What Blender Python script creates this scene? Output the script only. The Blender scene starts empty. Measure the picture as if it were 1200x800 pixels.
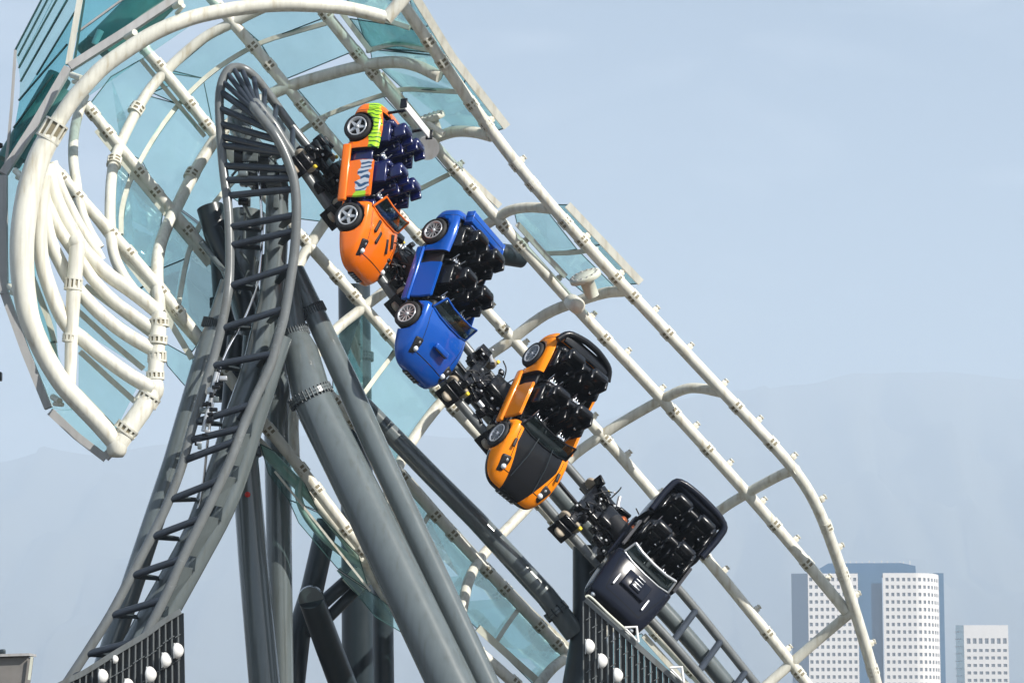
import bpy, bmesh, math, random
from mathutils import Vector, Matrix
random.seed(7)
S = bpy.context.scene
COL = S.collection

# ------------------------------------------------------------------ camera
PITCH = math.radians(8.0)
FPX = 100.0 / 36.0 * 1200.0
CAMZ = 1.7
cam = bpy.data.objects.new('camera', bpy.data.cameras.new('camera'))
COL.objects.link(cam)
cam.data.lens = 100.0
cam.data.sensor_width = 36.0
cam.data.clip_start = 0.5
cam.data.clip_end = 60000
cam.location = (0, 0, CAMZ)
cam.rotation_euler = (math.radians(90) + PITCH, 0, 0)
S.camera = cam
S.render.resolution_x = 1024
S.render.resolution_y = 682

# ------------------------------------------------------------------ light
SUN = Vector((0.68, -0.47, 0.60)).normalized()
world = bpy.data.worlds.new("World")
S.world = world
world.use_nodes = True
nt = world.node_tree
sky = nt.nodes.new('ShaderNodeTexSky')
sky.sky_type = 'NISHITA'
sky.sun_disc = False
sky.sun_elevation = math.asin(SUN.z)
sky.sun_rotation = math.atan2(SUN.x, SUN.y)
sky.air_density = 1.0
sky.dust_density = 1.2
sky.ozone_density = 1.6
bg = nt.nodes['Background']
bg.inputs['Strength'].default_value = 0.05
tcw = nt.nodes.new('ShaderNodeTexCoord'); mpw = nt.nodes.new('ShaderNodeMapping'); mpw.inputs['Scale'].default_value = (3, 3, 9)
nzw = nt.nodes.new('ShaderNodeTexNoise'); nzw.inputs['Scale'].default_value = 3.2; nzw.inputs['Detail'].default_value = 7; nzw.inputs['Roughness'].default_value = .45
nzw.inputs['Distortion'].default_value = .8
nt.links.new(tcw.outputs['Generated'], mpw.inputs['Vector']); nt.links.new(mpw.outputs['Vector'], nzw.inputs['Vector'])
mrw = nt.nodes.new('ShaderNodeMapRange'); mrw.inputs['From Min'].default_value = .48; mrw.inputs['From Max'].default_value = .72
mrw.inputs['To Min'].default_value = 0; mrw.inputs['To Max'].default_value = .30
nt.links.new(nzw.outputs['Fac'], mrw.inputs['Value'])
mxw = nt.nodes.new('ShaderNodeMix'); mxw.data_type = 'RGBA'; mxw.inputs[7].default_value = (11, 11.3, 12, 1)     # thin high cloud
nt.links.new(mrw.outputs[0], mxw.inputs[0]); nt.links.new(sky.outputs['Color'], mxw.inputs[6])
nt.links.new(mxw.outputs[2], bg.inputs['Color'])
sl = bpy.data.lights.new('sun', 'SUN')
sl.energy = 5.0
sl.angle = math.radians(0.5)
sl.color = (1.0, 0.95, 0.87)
so = bpy.data.objects.new('sun', sl)
COL.objects.link(so)
so.rotation_euler = (-SUN).to_track_quat('-Z', 'Y').to_euler()
so.location = (30, -20, 40)
S.view_settings.view_transform = 'Standard'
S.view_settings.look = 'None'
S.view_settings.exposure = 1.0
S.view_settings.gamma = 1.0
S.render.engine = 'CYCLES'
S.cycles.max_bounces = 10
S.cycles.transparent_max_bounces = 24
S.cycles.volume_bounces = 3

# ------------------------------------------------------------------ place helpers
def P(px, py, D):
    """a point of the place seen at photo pixel (px, py) whose distance north is D metres"""
    x = (px - 600.0) / FPX
    y = (400.0 - py) / FPX
    dy = math.cos(PITCH) - y * math.sin(PITCH)
    dz = math.sin(PITCH) + y * math.cos(PITCH)
    t = D / dy
    return Vector((x * t, D, CAMZ + dz * t))

AX = Vector((597, 445)); AD = Vector((.68, .73)).normalized(); AN = Vector((AD.y, -AD.x))
def Dc(px, py, off=0.0, R=2.9):
    """distance of the half-pipe canopy surface: a cylinder round the dive axis"""
    p = Vector((px, py)) - AX
    d = p.dot(AN) / 72.0
    s = p.dot(AD) / 72.0
    R = R + off
    h2 = R * R - d * d
    # the side runs off as a short straight skirt instead of closing to a point
    h = math.sqrt(h2) if h2 > 1.4 else 1.183 * math.exp((h2 - 1.4) / 4.2)
    return 46.0 + 0.2 * s + h
def C(px, py, off=0.0):
    """point on the canopy, off metres outside its tubes"""
    return P(px, py, Dc(px, py) + off)

# ------------------------------------------------------------------ materials
def M(name, color, rough=0.5, metal=0.0, coat=0.0, noise=0.0, nscale=6.0, bump=0.0, spec=0.5, streak=0.0, coat_rough=0.05):
    m = bpy.data.materials.new(name); m.use_nodes = True
    n = m.node_tree; b = n.nodes['Principled BSDF']
    b.inputs['Base Color'].default_value = (*color, 1)
    b.inputs['Roughness'].default_value = rough
    b.inputs['Metallic'].default_value = metal
    b.inputs['Specular IOR Level'].default_value = spec
    b.inputs['Coat Weight'].default_value = coat
    b.inputs['Coat Roughness'].default_value = coat_rough
    if noise or bump or streak:
        tc = n.nodes.new('ShaderNodeTexCoord')
        nz = n.nodes.new('ShaderNodeTexNoise'); nz.inputs['Scale'].default_value = nscale
        nz.inputs['Detail'].default_value = 6; nz.inputs['Roughness'].default_value = .65
        n.links.new(tc.outputs['Object'], nz.inputs['Vector'])
        mp = n.nodes.new('ShaderNodeMapping'); mp.inputs['Scale'].default_value = (9, 9, .7)
        n2 = n.nodes.new('ShaderNodeTexNoise'); n2.inputs['Scale'].default_value = 1.3; n2.inputs['Detail'].default_value = 4
        n.links.new(tc.outputs['Object'], mp.inputs['Vector']); n.links.new(mp.outputs['Vector'], n2.inputs['Vector'])
        r = n.nodes.new('ShaderNodeMapRange'); r.inputs['From Min'].default_value = .3; r.inputs['From Max'].default_value = .7
        r.inputs['To Min'].default_value = 1 - noise; r.inputs['To Max'].default_value = 1 + noise * .5
        n.links.new(nz.outputs['Fac'], r.inputs['Value'])
        r2 = n.nodes.new('ShaderNodeMapRange'); r2.inputs['From Min'].default_value = .35; r2.inputs['From Max'].default_value = .7
        r2.inputs['To Min'].default_value = 1; r2.inputs['To Max'].default_value = 1 - streak
        n.links.new(n2.outputs['Fac'], r2.inputs['Value'])
        mu = n.nodes.new('ShaderNodeMath'); mu.operation = 'MULTIPLY'
        n.links.new(r.outputs[0], mu.inputs[0]); n.links.new(r2.outputs[0], mu.inputs[1])
        vm = n.nodes.new('ShaderNodeVectorMath'); vm.operation = 'SCALE'
        vm.inputs[0].default_value = color
        n.links.new(mu.outputs[0], vm.inputs['Scale'])
        st = n.nodes.new('ShaderNodeMix'); st.data_type = 'RGBA'; st.blend_type = 'MULTIPLY'; st.inputs[7].default_value = (.84, .74, .58, 1)
        rs_ = n.nodes.new('ShaderNodeMapRange'); rs_.inputs['From Min'].default_value = .56; rs_.inputs['From Max'].default_value = .72; rs_.inputs['To Max'].default_value = streak * 3
        n.links.new(n2.outputs['Fac'], rs_.inputs['Value']); n.links.new(rs_.outputs[0], st.inputs[0]); n.links.new(vm.outputs[0], st.inputs[6])
        n.links.new(st.outputs[2], b.inputs['Base Color'])
        if rough > .15:
            r3 = n.nodes.new('ShaderNodeMapRange'); r3.inputs['To Min'].default_value = rough * .75; r3.inputs['To Max'].default_value = min(1, rough * 1.3)
            n.links.new(nz.outputs['Fac'], r3.inputs['Value']); n.links.new(r3.outputs[0], b.inputs['Roughness'])
        if bump:
            bp = n.nodes.new('ShaderNodeBump'); bp.inputs['Strength'].default_value = bump; bp.inputs['Distance'].default_value = .02
            n.links.new(nz.outputs['Fac'], bp.inputs['Height']); n.links.new(bp.outputs[0], b.inputs['Normal'])
    return m

def glass_mat(name, tint, refl=1.0):
    m = bpy.data.materials.new(name); m.use_nodes = True
    n = m.node_tree
    for x in list(n.nodes): n.nodes.remove(x)
    out = n.nodes.new('ShaderNodeOutputMaterial')
    tr = n.nodes.new('ShaderNodeBsdfTransparent')
    tc = n.nodes.new('ShaderNodeTexCoord')
    nz = n.nodes.new('ShaderNodeTexNoise'); nz.inputs['Scale'].default_value = .8; nz.inputs['Detail'].default_value = 5
    n.links.new(tc.outputs['Object'], nz.inputs['Vector'])
    r = n.nodes.new('ShaderNodeMapRange'); r.inputs['From Min'].default_value = .3; r.inputs['From Max'].default_value = .7
    r.inputs['To Min'].default_value = .975; r.inputs['To Max'].default_value = 1.02
    n.links.new(nz.outputs['Fac'], r.inputs['Value'])
    vm = n.nodes.new('ShaderNodeVectorMath'); vm.operation = 'SCALE'; vm.inputs[0].default_value = tint
    n.links.new(r.outputs[0], vm.inputs['Scale']); n.links.new(vm.outputs[0], tr.inputs['Color'])
    gl = n.nodes.new('ShaderNodeBsdfGlossy'); gl.inputs['Roughness'].default_value = .03
    gl.inputs['Color'].default_value = (.75 * refl, .95 * refl, .95 * refl, 1)
    fr = n.nodes.new('ShaderNodeFresnel'); fr.inputs['IOR'].default_value = 1.5
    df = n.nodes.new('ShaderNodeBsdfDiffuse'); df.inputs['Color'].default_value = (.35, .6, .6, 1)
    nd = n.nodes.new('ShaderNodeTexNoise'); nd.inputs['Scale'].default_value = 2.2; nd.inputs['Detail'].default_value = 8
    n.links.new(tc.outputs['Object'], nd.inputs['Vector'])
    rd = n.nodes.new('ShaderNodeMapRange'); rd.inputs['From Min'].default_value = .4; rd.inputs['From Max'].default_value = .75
    rd.inputs['To Min'].default_value = .012; rd.inputs['To Max'].default_value = .055  # dust film whose pale patches also stand in for sky reflections
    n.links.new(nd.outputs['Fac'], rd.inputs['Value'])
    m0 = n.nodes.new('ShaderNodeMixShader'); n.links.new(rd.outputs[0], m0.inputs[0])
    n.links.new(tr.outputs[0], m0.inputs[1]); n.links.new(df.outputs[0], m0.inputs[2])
    mx = n.nodes.new('ShaderNodeMixShader')
    fk = n.nodes.new('ShaderNodeMath'); fk.operation = 'MULTIPLY'; fk.inputs[1].default_value = .45
    n.links.new(fr.outputs[0], fk.inputs[0]); n.links.new(fk.outputs[0], mx.inputs[0]); n.links.new(m0.outputs[0], mx.inputs[1]); n.links.new(gl.outputs[0], mx.inputs[2])
    n.links.new(mx.outputs[0], out.inputs['Surface'])
    return m

WHITE = M('canopy_white_paint', (.75, .74, .65), .42, noise=.10, nscale=3, streak=.2)
CREAM = M('canopy_cream_bar', (.66, .68, .58), .5, noise=.12, nscale=4, streak=.1)
BEAM = M('edge_beam_grey', (.42, .42, .42), .5, noise=.1, nscale=2, streak=.12)
SLOT = M('clamp_slot_brown', (.23, .20, .13), .6)  # darker brown in the recess between clamp ribs
GASKET = M('gasket', (.03, .09, .09), .5)
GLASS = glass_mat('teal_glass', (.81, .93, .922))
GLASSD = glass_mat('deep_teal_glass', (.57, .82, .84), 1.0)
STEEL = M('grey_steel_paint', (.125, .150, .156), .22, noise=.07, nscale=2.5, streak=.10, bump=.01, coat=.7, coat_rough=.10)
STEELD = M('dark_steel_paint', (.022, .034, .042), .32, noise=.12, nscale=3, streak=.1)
TIEM = M('tie_paint', (.035, .045, .062), .35, noise=.15, nscale=5, streak=.1)
RAILM = M('rail_paint', (.17, .185, .19), .25, noise=.12, nscale=4, streak=.12)
BLACK = M('gloss_black', (.006, .007, .010), .25, coat=.12, noise=.1, spec=.4)
MATTE = M('matt_black', (.012, .013, .016), .55)
NAVY = M('navy_moulding', (.004, .008, .075), .22, coat=.6)
RUBBER = M('tyre_rubber', (.015, .015, .017), .7)
SILVER = M('silver_alloy', (.55, .57, .60), .3, metal=.45)
CHROME = M('bright_metal', (.85, .85, .87), .12, metal=1)
POLY = M('tan_wheel_tread', (.36, .31, .24), .5)
YEL = M('yellow_paint', (.75, .55, .03), .4)
COPPER = M('copper_part', (.5, .12, .03), .35, metal=.5)
REDM = M('red_marker', (.7, .03, .02), .5)
LENS = M('lamp_lens', (.75, .8, .85), .08, coat=1)
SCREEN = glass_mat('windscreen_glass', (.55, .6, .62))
WHITEP = M('white_plastic', (.82, .82, .80), .4, noise=.05)
TOWERW = M('tower_white_cladding', (.78, .74, .70), .7, noise=.05, nscale=.3)
TOWERG = M('tower_window', (.14, .15, .17), .3)
TOWERB = M('tower_blue_and_side_shade', (.035, .115, .22), .4)  # blue of the core; also paints shade onto side wall and right edge
TEALB = M('low_block_green_glass', (.12, .34, .36), .25)
BOXM = M('cabinet_grey', (.20, .19, .18), .6, noise=.15, nscale=5)

def paint_mat(name, col, flake=0.0):
    m = M(name, col, .22, metal=flake, coat=.7, noise=.04, nscale=30, coat_rough=.04, spec=.35)
    return m
ORANGE = paint_mat('orange_car_paint', (.95, .19, .006))
ORANGE2 = paint_mat('amber_orange_car_paint', (.95, .27, .006))
BLUE = paint_mat('blue_car_paint', (.002, .085, .45), .1)
BLUE_D = M('blue_door_paint', (.002, .09, .46), .4, spec=.2)
CHAR = M('charcoal_car_paint', (.010, .013, .024), .2, coat=.25, spec=.12, noise=.05, nscale=20)

def graphic_mat(name, base, kind):
    """orange paint that carries the car's printed graphics, placed in the car's own coordinates"""
    m = paint_mat(name, base); n = m.node_tree; b = n.nodes['Principled BSDF']
    tc = n.nodes.new('ShaderNodeTexCoord')
    sep = n.nodes.new('ShaderNodeSeparateXYZ'); n.links.new(tc.outputs['Object'], sep.inputs[0])
    def math_(op, a, b_):
        q = n.nodes.new('ShaderNodeMath'); q.operation = op
        for i, v in enumerate((a, b_)):
            if isinstance(v, (int, float)): q.inputs[i].default_value = v
            elif v is not None: n.links.new(v, q.inputs[i])
        return q.outputs[0]
    nz = n.nodes.new('ShaderNodeTexNoise'); nz.inputs['Scale'].default_value = 9; nz.inputs['Detail'].default_value = 3
    n.links.new(tc.outputs['Object'], nz.inputs['Vector'])
    wob = math_('MULTIPLY', math_('SUBTRACT', nz.outputs['Fac'], .5), .25)
    def band(src, lo, hi):
        s = math_('ADD', src, wob)
        return math_('MULTIPLY', math_('GREATER_THAN', s, lo), math_('LESS_THAN', s, hi))
    def mix(fac, colr, prev):
        q = n.nodes.new('ShaderNodeMix'); q.data_type = 'RGBA'
        n.links.new(fac, q.inputs[0])
        if isinstance(prev, tuple): q.inputs[6].default_value = prev
        else: n.links.new(prev, q.inputs[6])
        q.inputs[7].default_value = colr
        return q.outputs[2]
    X, Z = sep.outputs[0], sep.outputs[2]
    old = (*base, 1)
    if kind == 'rear':
        wv = n.nodes.new('ShaderNodeTexWave'); wv.inputs['Scale'].default_value = 4.5; wv.inputs['Distortion'].default_value = 7
        wv.inputs['Detail'].default_value = 2; n.links.new(tc.outputs['Object'], wv.inputs['Vector'])
        slope = math_('ADD', Z, math_('MULTIPLY', X, -.12))
        area = math_('MULTIPLY', band(slope, .50, .72), math_('LESS_THAN', X, -.42))
        c1 = mix(area, (.42, .75, .02, 1), old)
        c2 = mix(math_('MULTIPLY', area, math_('GREATER_THAN', wv.outputs['Fac'], .8)), (.03, .12, .02, 1), c1)
        n.links.new(c2, b.inputs['Base Color'])
    else:
        wv = n.nodes.new('ShaderNodeTexWave'); wv.inputs['Scale'].default_value = 3.4; wv.inputs['Distortion'].default_value = 9
        n.links.new(tc.outputs['Object'], wv.inputs['Vector'])
        s2 = math_('ADD', Z, math_('MULTIPLY', X, .12))
        area = math_('MULTIPLY', band(s2, .34, .53), math_('MULTIPLY', math_('GREATER_THAN', X, -.2), math_('LESS_THAN', X, .46)))
        c1 = mix(area, (.55, .6, .68, 1), old)
        c2 = mix(math_('MULTIPLY', area, math_('GREATER_THAN', wv.outputs['Fac'], .62)), (.03, .09, .2, 1), c1)
        g = math_('MULTIPLY', area, math_('GREATER_THAN', X, .36))
        c3 = mix(g, (.4, .7, .03, 1), c2)
        n.links.new(c3, b.inputs['Base Color'])
    return m
def hood_mask_mat():
    m = paint_mat('amber_paint_black_hood', (.95, .27, .006)); n = m.node_tree; b = n.nodes['Principled BSDF']
    b.inputs['Specular IOR Level'].default_value = .08; b.inputs['Coat Weight'].default_value = .5; b.inputs['Coat Roughness'].default_value = .02
    tc = n.nodes.new('ShaderNodeTexCoord'); sp = n.nodes.new('ShaderNodeSeparateXYZ'); n.links.new(tc.outputs['Object'], sp.inputs[0])
    def q(op, a, c, clamp=False):
        k = n.nodes.new('ShaderNodeMath'); k.operation = op; k.use_clamp = clamp
        for i, v in enumerate((a, c)):
            if isinstance(v, (int, float)): k.inputs[i].default_value = v
            elif v is not None: n.links.new(v, k.inputs[i])
        return k.outputs[0]
    ay = q('ABSOLUTE', sp.outputs[1], 0)
    lim = q('SUBTRACT', .45, q('MULTIPLY', q('MAXIMUM', q('SUBTRACT', sp.outputs[0], .9), 0), .36))
    hood = q('MULTIPLY', q('LESS_THAN', ay, lim), q('MULTIPLY', q('GREATER_THAN', sp.outputs[0], .58), q('GREATER_THAN', sp.outputs[2], .12)))
    lip = q('MULTIPLY', q('GREATER_THAN', sp.outputs[0], 1.1), q('LESS_THAN', sp.outputs[2], q('ADD', .24, q('MULTIPLY', ay, -.05))))
    f = q('MAXIMUM', hood, lip)
    mx = n.nodes.new('ShaderNodeMix'); mx.data_type = 'RGBA'; n.links.new(f, mx.inputs[0]); mx.inputs[6].default_value = (.95, .27, .006, 1); mx.inputs[7].default_value = (.010, .011, .014, 1)
    n.links.new(mx.outputs[2], b.inputs['Base Color']); return m
AMBER_B = hood_mask_mat()
ORANGE_G = graphic_mat('orange_paint_flame_graphic', (.95, .19, .006), 'rear')
ORANGE_D = graphic_mat('orange_door_graphic', (.95, .19, .006), 'door')

def add_seams(m):
    """dark shut lines of the hood panel, in the car's own coordinates"""
    n = m.node_tree; b = n.nodes['Principled BSDF']; inp = b.inputs['Base Color']
    src = inp.links[0].from_socket if inp.links else None
    tc = n.nodes.new('ShaderNodeTexCoord'); sp = n.nodes.new('ShaderNodeSeparateXYZ'); n.links.new(tc.outputs['Object'], sp.inputs[0])
    def q(op, a, c, d=None):
        k = n.nodes.new('ShaderNodeMath'); k.operation = op
        for i, v in enumerate((a, c, d)):
            if isinstance(v, (int, float)): k.inputs[i].default_value = v
            elif v is not None: n.links.new(v, k.inputs[i])
        return k.outputs[0]
    X, Z = sp.outputs[0], sp.outputs[2]; ay = q('ABSOLUTE', sp.outputs[1], 0)
    edge = q('SUBTRACT', ay, q('SUBTRACT', .50, q('MULTIPLY', q('MAXIMUM', q('SUBTRACT', X, .8), 0), .22)))
    l1 = q('MULTIPLY', q('LESS_THAN', q('ABSOLUTE', edge, 0), .006), q('MULTIPLY', q('GREATER_THAN', X, .66), q('LESS_THAN', X, 1.36)))
    l2 = q('MULTIPLY', q('LESS_THAN', q('ABSOLUTE', q('SUBTRACT', X, 1.36), 0), .007), q('LESS_THAN', edge, 0))
    l3 = q('MULTIPLY', q('LESS_THAN', q('ABSOLUTE', q('SUBTRACT', X, -1.12), 0), .006), q('GREATER_THAN', Z, .2))
    l4 = q('MULTIPLY', q('LESS_THAN', q('ABSOLUTE', q('SUBTRACT', Z, .125), 0), .006), q('LESS_THAN', q('ABSOLUTE', X, 0), .52))
    f = q('MULTIPLY', q('MAXIMUM', q('MAXIMUM', l1, l2), q('MAXIMUM', l3, l4)), q('GREATER_THAN', Z, .08))
    mx = n.nodes.new('ShaderNodeMix'); mx.data_type = 'RGBA'; n.links.new(f, mx.inputs[0]); mx.inputs[7].default_value = (.01, .01, .01, 1)
    if src: n.links.new(src, mx.inputs[6])
    n.links.new(mx.outputs[2], inp)
for m_ in (ORANGE_G, AMBER_B, BLUE, CHAR): add_seams(m_)

# ------------------------------------------------------------------ mesh helpers
def empty(name, loc=(0, 0, 0), label=None, cat=None, group=None):
    o = bpy.data.objects.new(name, None); COL.objects.link(o); o.location = loc
    o.empty_display_size = .3
    if label: o['label'] = label
    if cat: o['category'] = cat
    if group: o['group'] = group
    return o

class MB:
    """collects shapes and links them as one mesh"""
    def __init__(self): self.v = []; self.f = []; self.m = []; self.s = []
    def add(self, vs, fs, mi=0, smooth=False):
        b = len(self.v); self.v += [tuple(x) for x in vs]
        for f in fs:
            self.f.append([i + b for i in f]); self.m.append(mi); self.s.append(smooth)
        return self
    def tube(self, pts, r, sides=14, mi=0, caps=True, smooth=True):
        pts = [Vector(p) for p in pts]; n = len(pts)
        rs = r if isinstance(r, (list, tuple)) else [r] * n
        if len(rs) != n:
            rs = [rs[0] + (rs[-1] - rs[0]) * i / (n - 1) for i in range(n)]
        ref = None; vs = []
        for i, p in enumerate(pts):
            t = (pts[min(i + 1, n - 1)] - pts[max(i - 1, 0)]).normalized()
            if ref is None:
                ref = Vector((0, 0, 1)) if abs(t.z) < .9 else Vector((0, 1, 0))
            ref = (ref - t * ref.dot(t)).normalized()
            bn = t.cross(ref)
            for k in range(sides):
                a = 2 * math.pi * k / sides
                vs.append(p + (ref * math.cos(a) + bn * math.sin(a)) * rs[i])
        fs = []
        for i in range(n - 1):
            for k in range(sides):
                k2 = (k + 1) % sides
                fs.append([i * sides + k, i * sides + k2, (i + 1) * sides + k2, (i + 1) * sides + k])
        self.add(vs, fs, mi, smooth)
        if caps:
            self.add(vs[:sides], [list(range(sides))[::-1]], mi, False)
            self.add(vs[-sides:], [list(range(sides))], mi, False)
        return self
    def box(self, c, sx, sy, sz, ax=None, mi=0):
        c = Vector(c); X, Y, Z = ax if ax else (Vector((1, 0, 0)), Vector((0, 1, 0)), Vector((0, 0, 1)))
        vs = [c + X * (sx / 2 * a) + Y * (sy / 2 * b) + Z * (sz / 2 * d) for a in (-1, 1) for b in (-1, 1) for d in (-1, 1)]
        return self.add(vs, [[0, 1, 3, 2], [4, 6, 7, 5], [0, 4, 5, 1], [2, 3, 7, 6], [0, 2, 6, 4], [1, 5, 7, 3]], mi)
    def rbox(self, c, sx, sy, sz, bev=.02, ax=None, mi=0, rot=None, seg=2):
        bm = bmesh.new(); bmesh.ops.create_cube(bm, size=1)
        for v in bm.verts: v.co = Vector((v.co.x * sx, v.co.y * sy, v.co.z * sz))
        bmesh.ops.bevel(bm, geom=list(bm.edges), offset=min(bev, sx * .45, sy * .45, sz * .45), segments=seg, affect='EDGES', profile=.5)
        mt = Matrix.Identity(3)
        if ax: mt = Matrix(ax).transposed()
        if rot is not None: mt = mt @ rot
        bm.verts.index_update()
        vs = [Vector(c) + mt @ v.co for v in bm.verts]
        fs = [[v.index for v in f.verts] for f in bm.faces]
        bm.free()
        return self.add(vs, fs, mi, True)
    def bar(self, a, b, w, h, side=None, mi=0):
        """flat bar from a to b, width w along 'side', thickness h across"""
        a = Vector(a); b = Vector(b); t = (b - a); L = t.length; t.normalize()
        s = Vector(side) if side is not None else Vector((0, 1, 0)).cross(t)
        s = (s - t * s.dot(t)).normalized(); n = t.cross(s)
        return self.box((a + b) / 2, L, w, h, (t, s, n), mi)
    def ribbon(self, pts, w, h, side=Vector((0, 1, 0)), mi=0):
        """continuous rectangular bar following pts; w across in the picture plane, h in depth"""
        pts = [Vector(p) for p in pts]; n = len(pts); vs = []
        for i, p in enumerate(pts):
            t = (pts[min(i + 1, n - 1)] - pts[max(i - 1, 0)]).normalized()
            d = (side - t * side.dot(t)).normalized(); s = t.cross(d)
            for a, b in ((-1, -1), (1, -1), (1, 1), (-1, 1)):
                vs.append(p + s * (w / 2 * a) + d * (h / 2 * b))
        fs = []
        for i in range(n - 1):
            for k in range(4):
                k2 = (k + 1) % 4
                fs.append([i * 4 + k, i * 4 + k2, i * 4 + 4 + k2, i * 4 + 4 + k])
        fs.append([3, 2, 1, 0]); fs.append([n * 4 - 4 + k for k in range(4)])
        return self.add(vs, fs, mi)
    def slab(self, quad, th, mi=0):
        q = [Vector(p) for p in quad]; n = (q[1] - q[0]).cross(q[-1] - q[0]).normalized() * (th / 2)
        k = len(q)
        vs = [p + n for p in q] + [p - n for p in q]
        fs = [list(range(k)), [k + i for i in range(k)][::-1]]
        for i in range(k):
            j = (i + 1) % k; fs.append([i, k + i, k + j, j][::-1])
        return self.add(vs, fs, mi)
    def lathe(self, prof, c, axis, n=24, mi=0, smooth=True):
        """prof: (radius, height) pairs turned round axis through c"""
        c = Vector(c); a = Vector(axis).normalized()
        r = Vector((0, 0, 1)) if abs(a.z) < .9 else Vector((1, 0, 0))
        r = (r - a * r.dot(a)).normalized(); s = a.cross(r); vs = []; fs = []
        for (rad, h) in prof:
            for k in range(n):
                t = 2 * math.pi * k / n
                vs.append(c + a * h + (r * math.cos(t) + s * math.sin(t)) * rad)
        for i in range(len(prof) - 1):
            for k in range(n):
                k2 = (k + 1) % n
                fs.append([i * n + k, i * n + k2, (i + 1) * n + k2, (i + 1) * n + k])
        return self.add(vs, fs, mi, smooth)
    def mesh(self, name, mats):
        me = bpy.data.meshes.new(name); me.from_pydata(self.v, [], self.f)
        for m in (mats if isinstance(mats, (list, tuple)) else [mats]): me.materials.append(m)
        me.polygons.foreach_set('material_index', self.m)
        me.polygons.foreach_set('use_smooth', self.s)
        me.update(); return me
    def build(self, name, mats, parent=None, label=None, cat=None, group=None, kind=None):
        o = bpy.data.objects.new(name, self.mesh(name, mats)); COL.objects.link(o)
        if parent is not None:
            o.parent = parent
        if label: o['label'] = label
        if cat: o['category'] = cat
        if group: o['group'] = group
        if kind: o['kind'] = kind
        return o

def place(me, name, parent, mat, **kw):
    o = bpy.data.objects.new(name, me); COL.objects.link(o); o.parent = parent; o.matrix_local = mat
    for k, v in kw.items(): o[k] = v
    return o

def smooth_pts(pts, sub=6):
    """Catmull-Rom through the points"""
    pts = [Vector(p) for p in pts]
    if len(pts) < 3: return pts
    q = [pts[0] * 2 - pts[1]] + pts + [pts[-1] * 2 - pts[-2]]; out = []
    for i in range(1, len(q) - 2):
        p0, p1, p2, p3 = q[i - 1:i + 3]
        for k in range(sub):
            t = k / sub
            out.append(.5 * ((2 * p1) + (p2 - p0) * t + (2 * p0 - 5 * p1 + 4 * p2 - p3) * t * t + (-p0 + 3 * p1 - 3 * p2 + p3) * t ** 3))
    out.append(pts[-1]); return out

def frame(t, hint=Vector((0, 1, 0))):
    t = t.normalized(); s = (hint - t * hint.dot(t)).normalized(); n = s.cross(t)
    return t, s, n
def mat_from(X, Y, Z, loc):
    m = Matrix.Identity(4)
    for i, a in enumerate((X, Y, Z)):
        for j in range(3): m[j][i] = a[j]
    for j in range(3): m[j][3] = loc[j]
    return m
def px_r(d_px, D=46): return d_px / 2.0 * D / FPX
# ================================================================== SETTING
def noise1(x, seed=0):
    return sum(math.sin(x * f + seed * 1.7 + p) * a for f, p, a in ((1, .3, 1), (2.3, 1.1, .5), (5.1, 2.2, .25), (11.7, .7, .12), (23, 1.9, .07)))

g = MB(); g.add([(-29000, -1400, 0), (29000, -1400, 0), (29000, 39000, 0), (-29000, 39000, 0)], [[0, 1, 2, 3]])
g.build('ground', M('dusty_ground', (.11, .105, .095), .9, noise=.3, nscale=.05), kind='structure')

ridge = [(-700, 560), (-300, 555), (0, 540), (60, 528), (110, 533), (200, 522), (400, 508), (560, 512), (700, 494), (780, 470), (860, 458), (935, 449), (1010, 438), (1090, 437), (1200, 443), (1400, 470), (1900, 500)]
def ridge_y(x):
    for (x0, y0), (x1, y1) in zip(ridge, ridge[1:]):
        if x0 <= x <= x1:
            t = (x - x0) / (x1 - x0); t = t * t * (3 - 2 * t); return y0 + (y1 - y0) * t
    return 520
def hills(name, D, dy, amp, seed, depth):
    vs = []; fs = []; nx = 240; ny = 12
    for i in range(nx):
        px = -700 + 2600 * i / (nx - 1)
        top = P(px, ridge_y(px) + dy + amp * noise1(px * .02, seed), D)
        for j in range(ny):
            t = j / (ny - 1)
            h = top.z * (1 - t) ** 1.15
            if 0 < j < ny - 1: h += top.z * .05 * noise1(px * .03 + j * 2.1, seed + j)
            vs.append((top.x, D - depth * t + 60 * noise1(px * .05 + j, 3) * (0 < j), max(h, -2) if j < ny - 1 else -5))
    for i in range(nx - 1):
        for j in range(ny - 1):
            a = i * ny + j; fs.append([a, a + 1, a + ny + 1, a + ny])
    b = len(vs)   # back slope
    for i in range(nx):
        v = vs[i * ny]; vs.append((v[0], v[1] + depth, -5))
    for i in range(nx - 1):
        fs.append([i * ny, (i + 1) * ny, b + i + 1, b + i])
    mb = MB(); mb.add(vs, fs, 0, True)
    return mb.build(name, M(name + '_scrub', (.09, .085, .055), .95, noise=.3, nscale=.004), kind='structure')
hills('mountains', 9000, 0, 1.5, 1, 3000)

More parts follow.
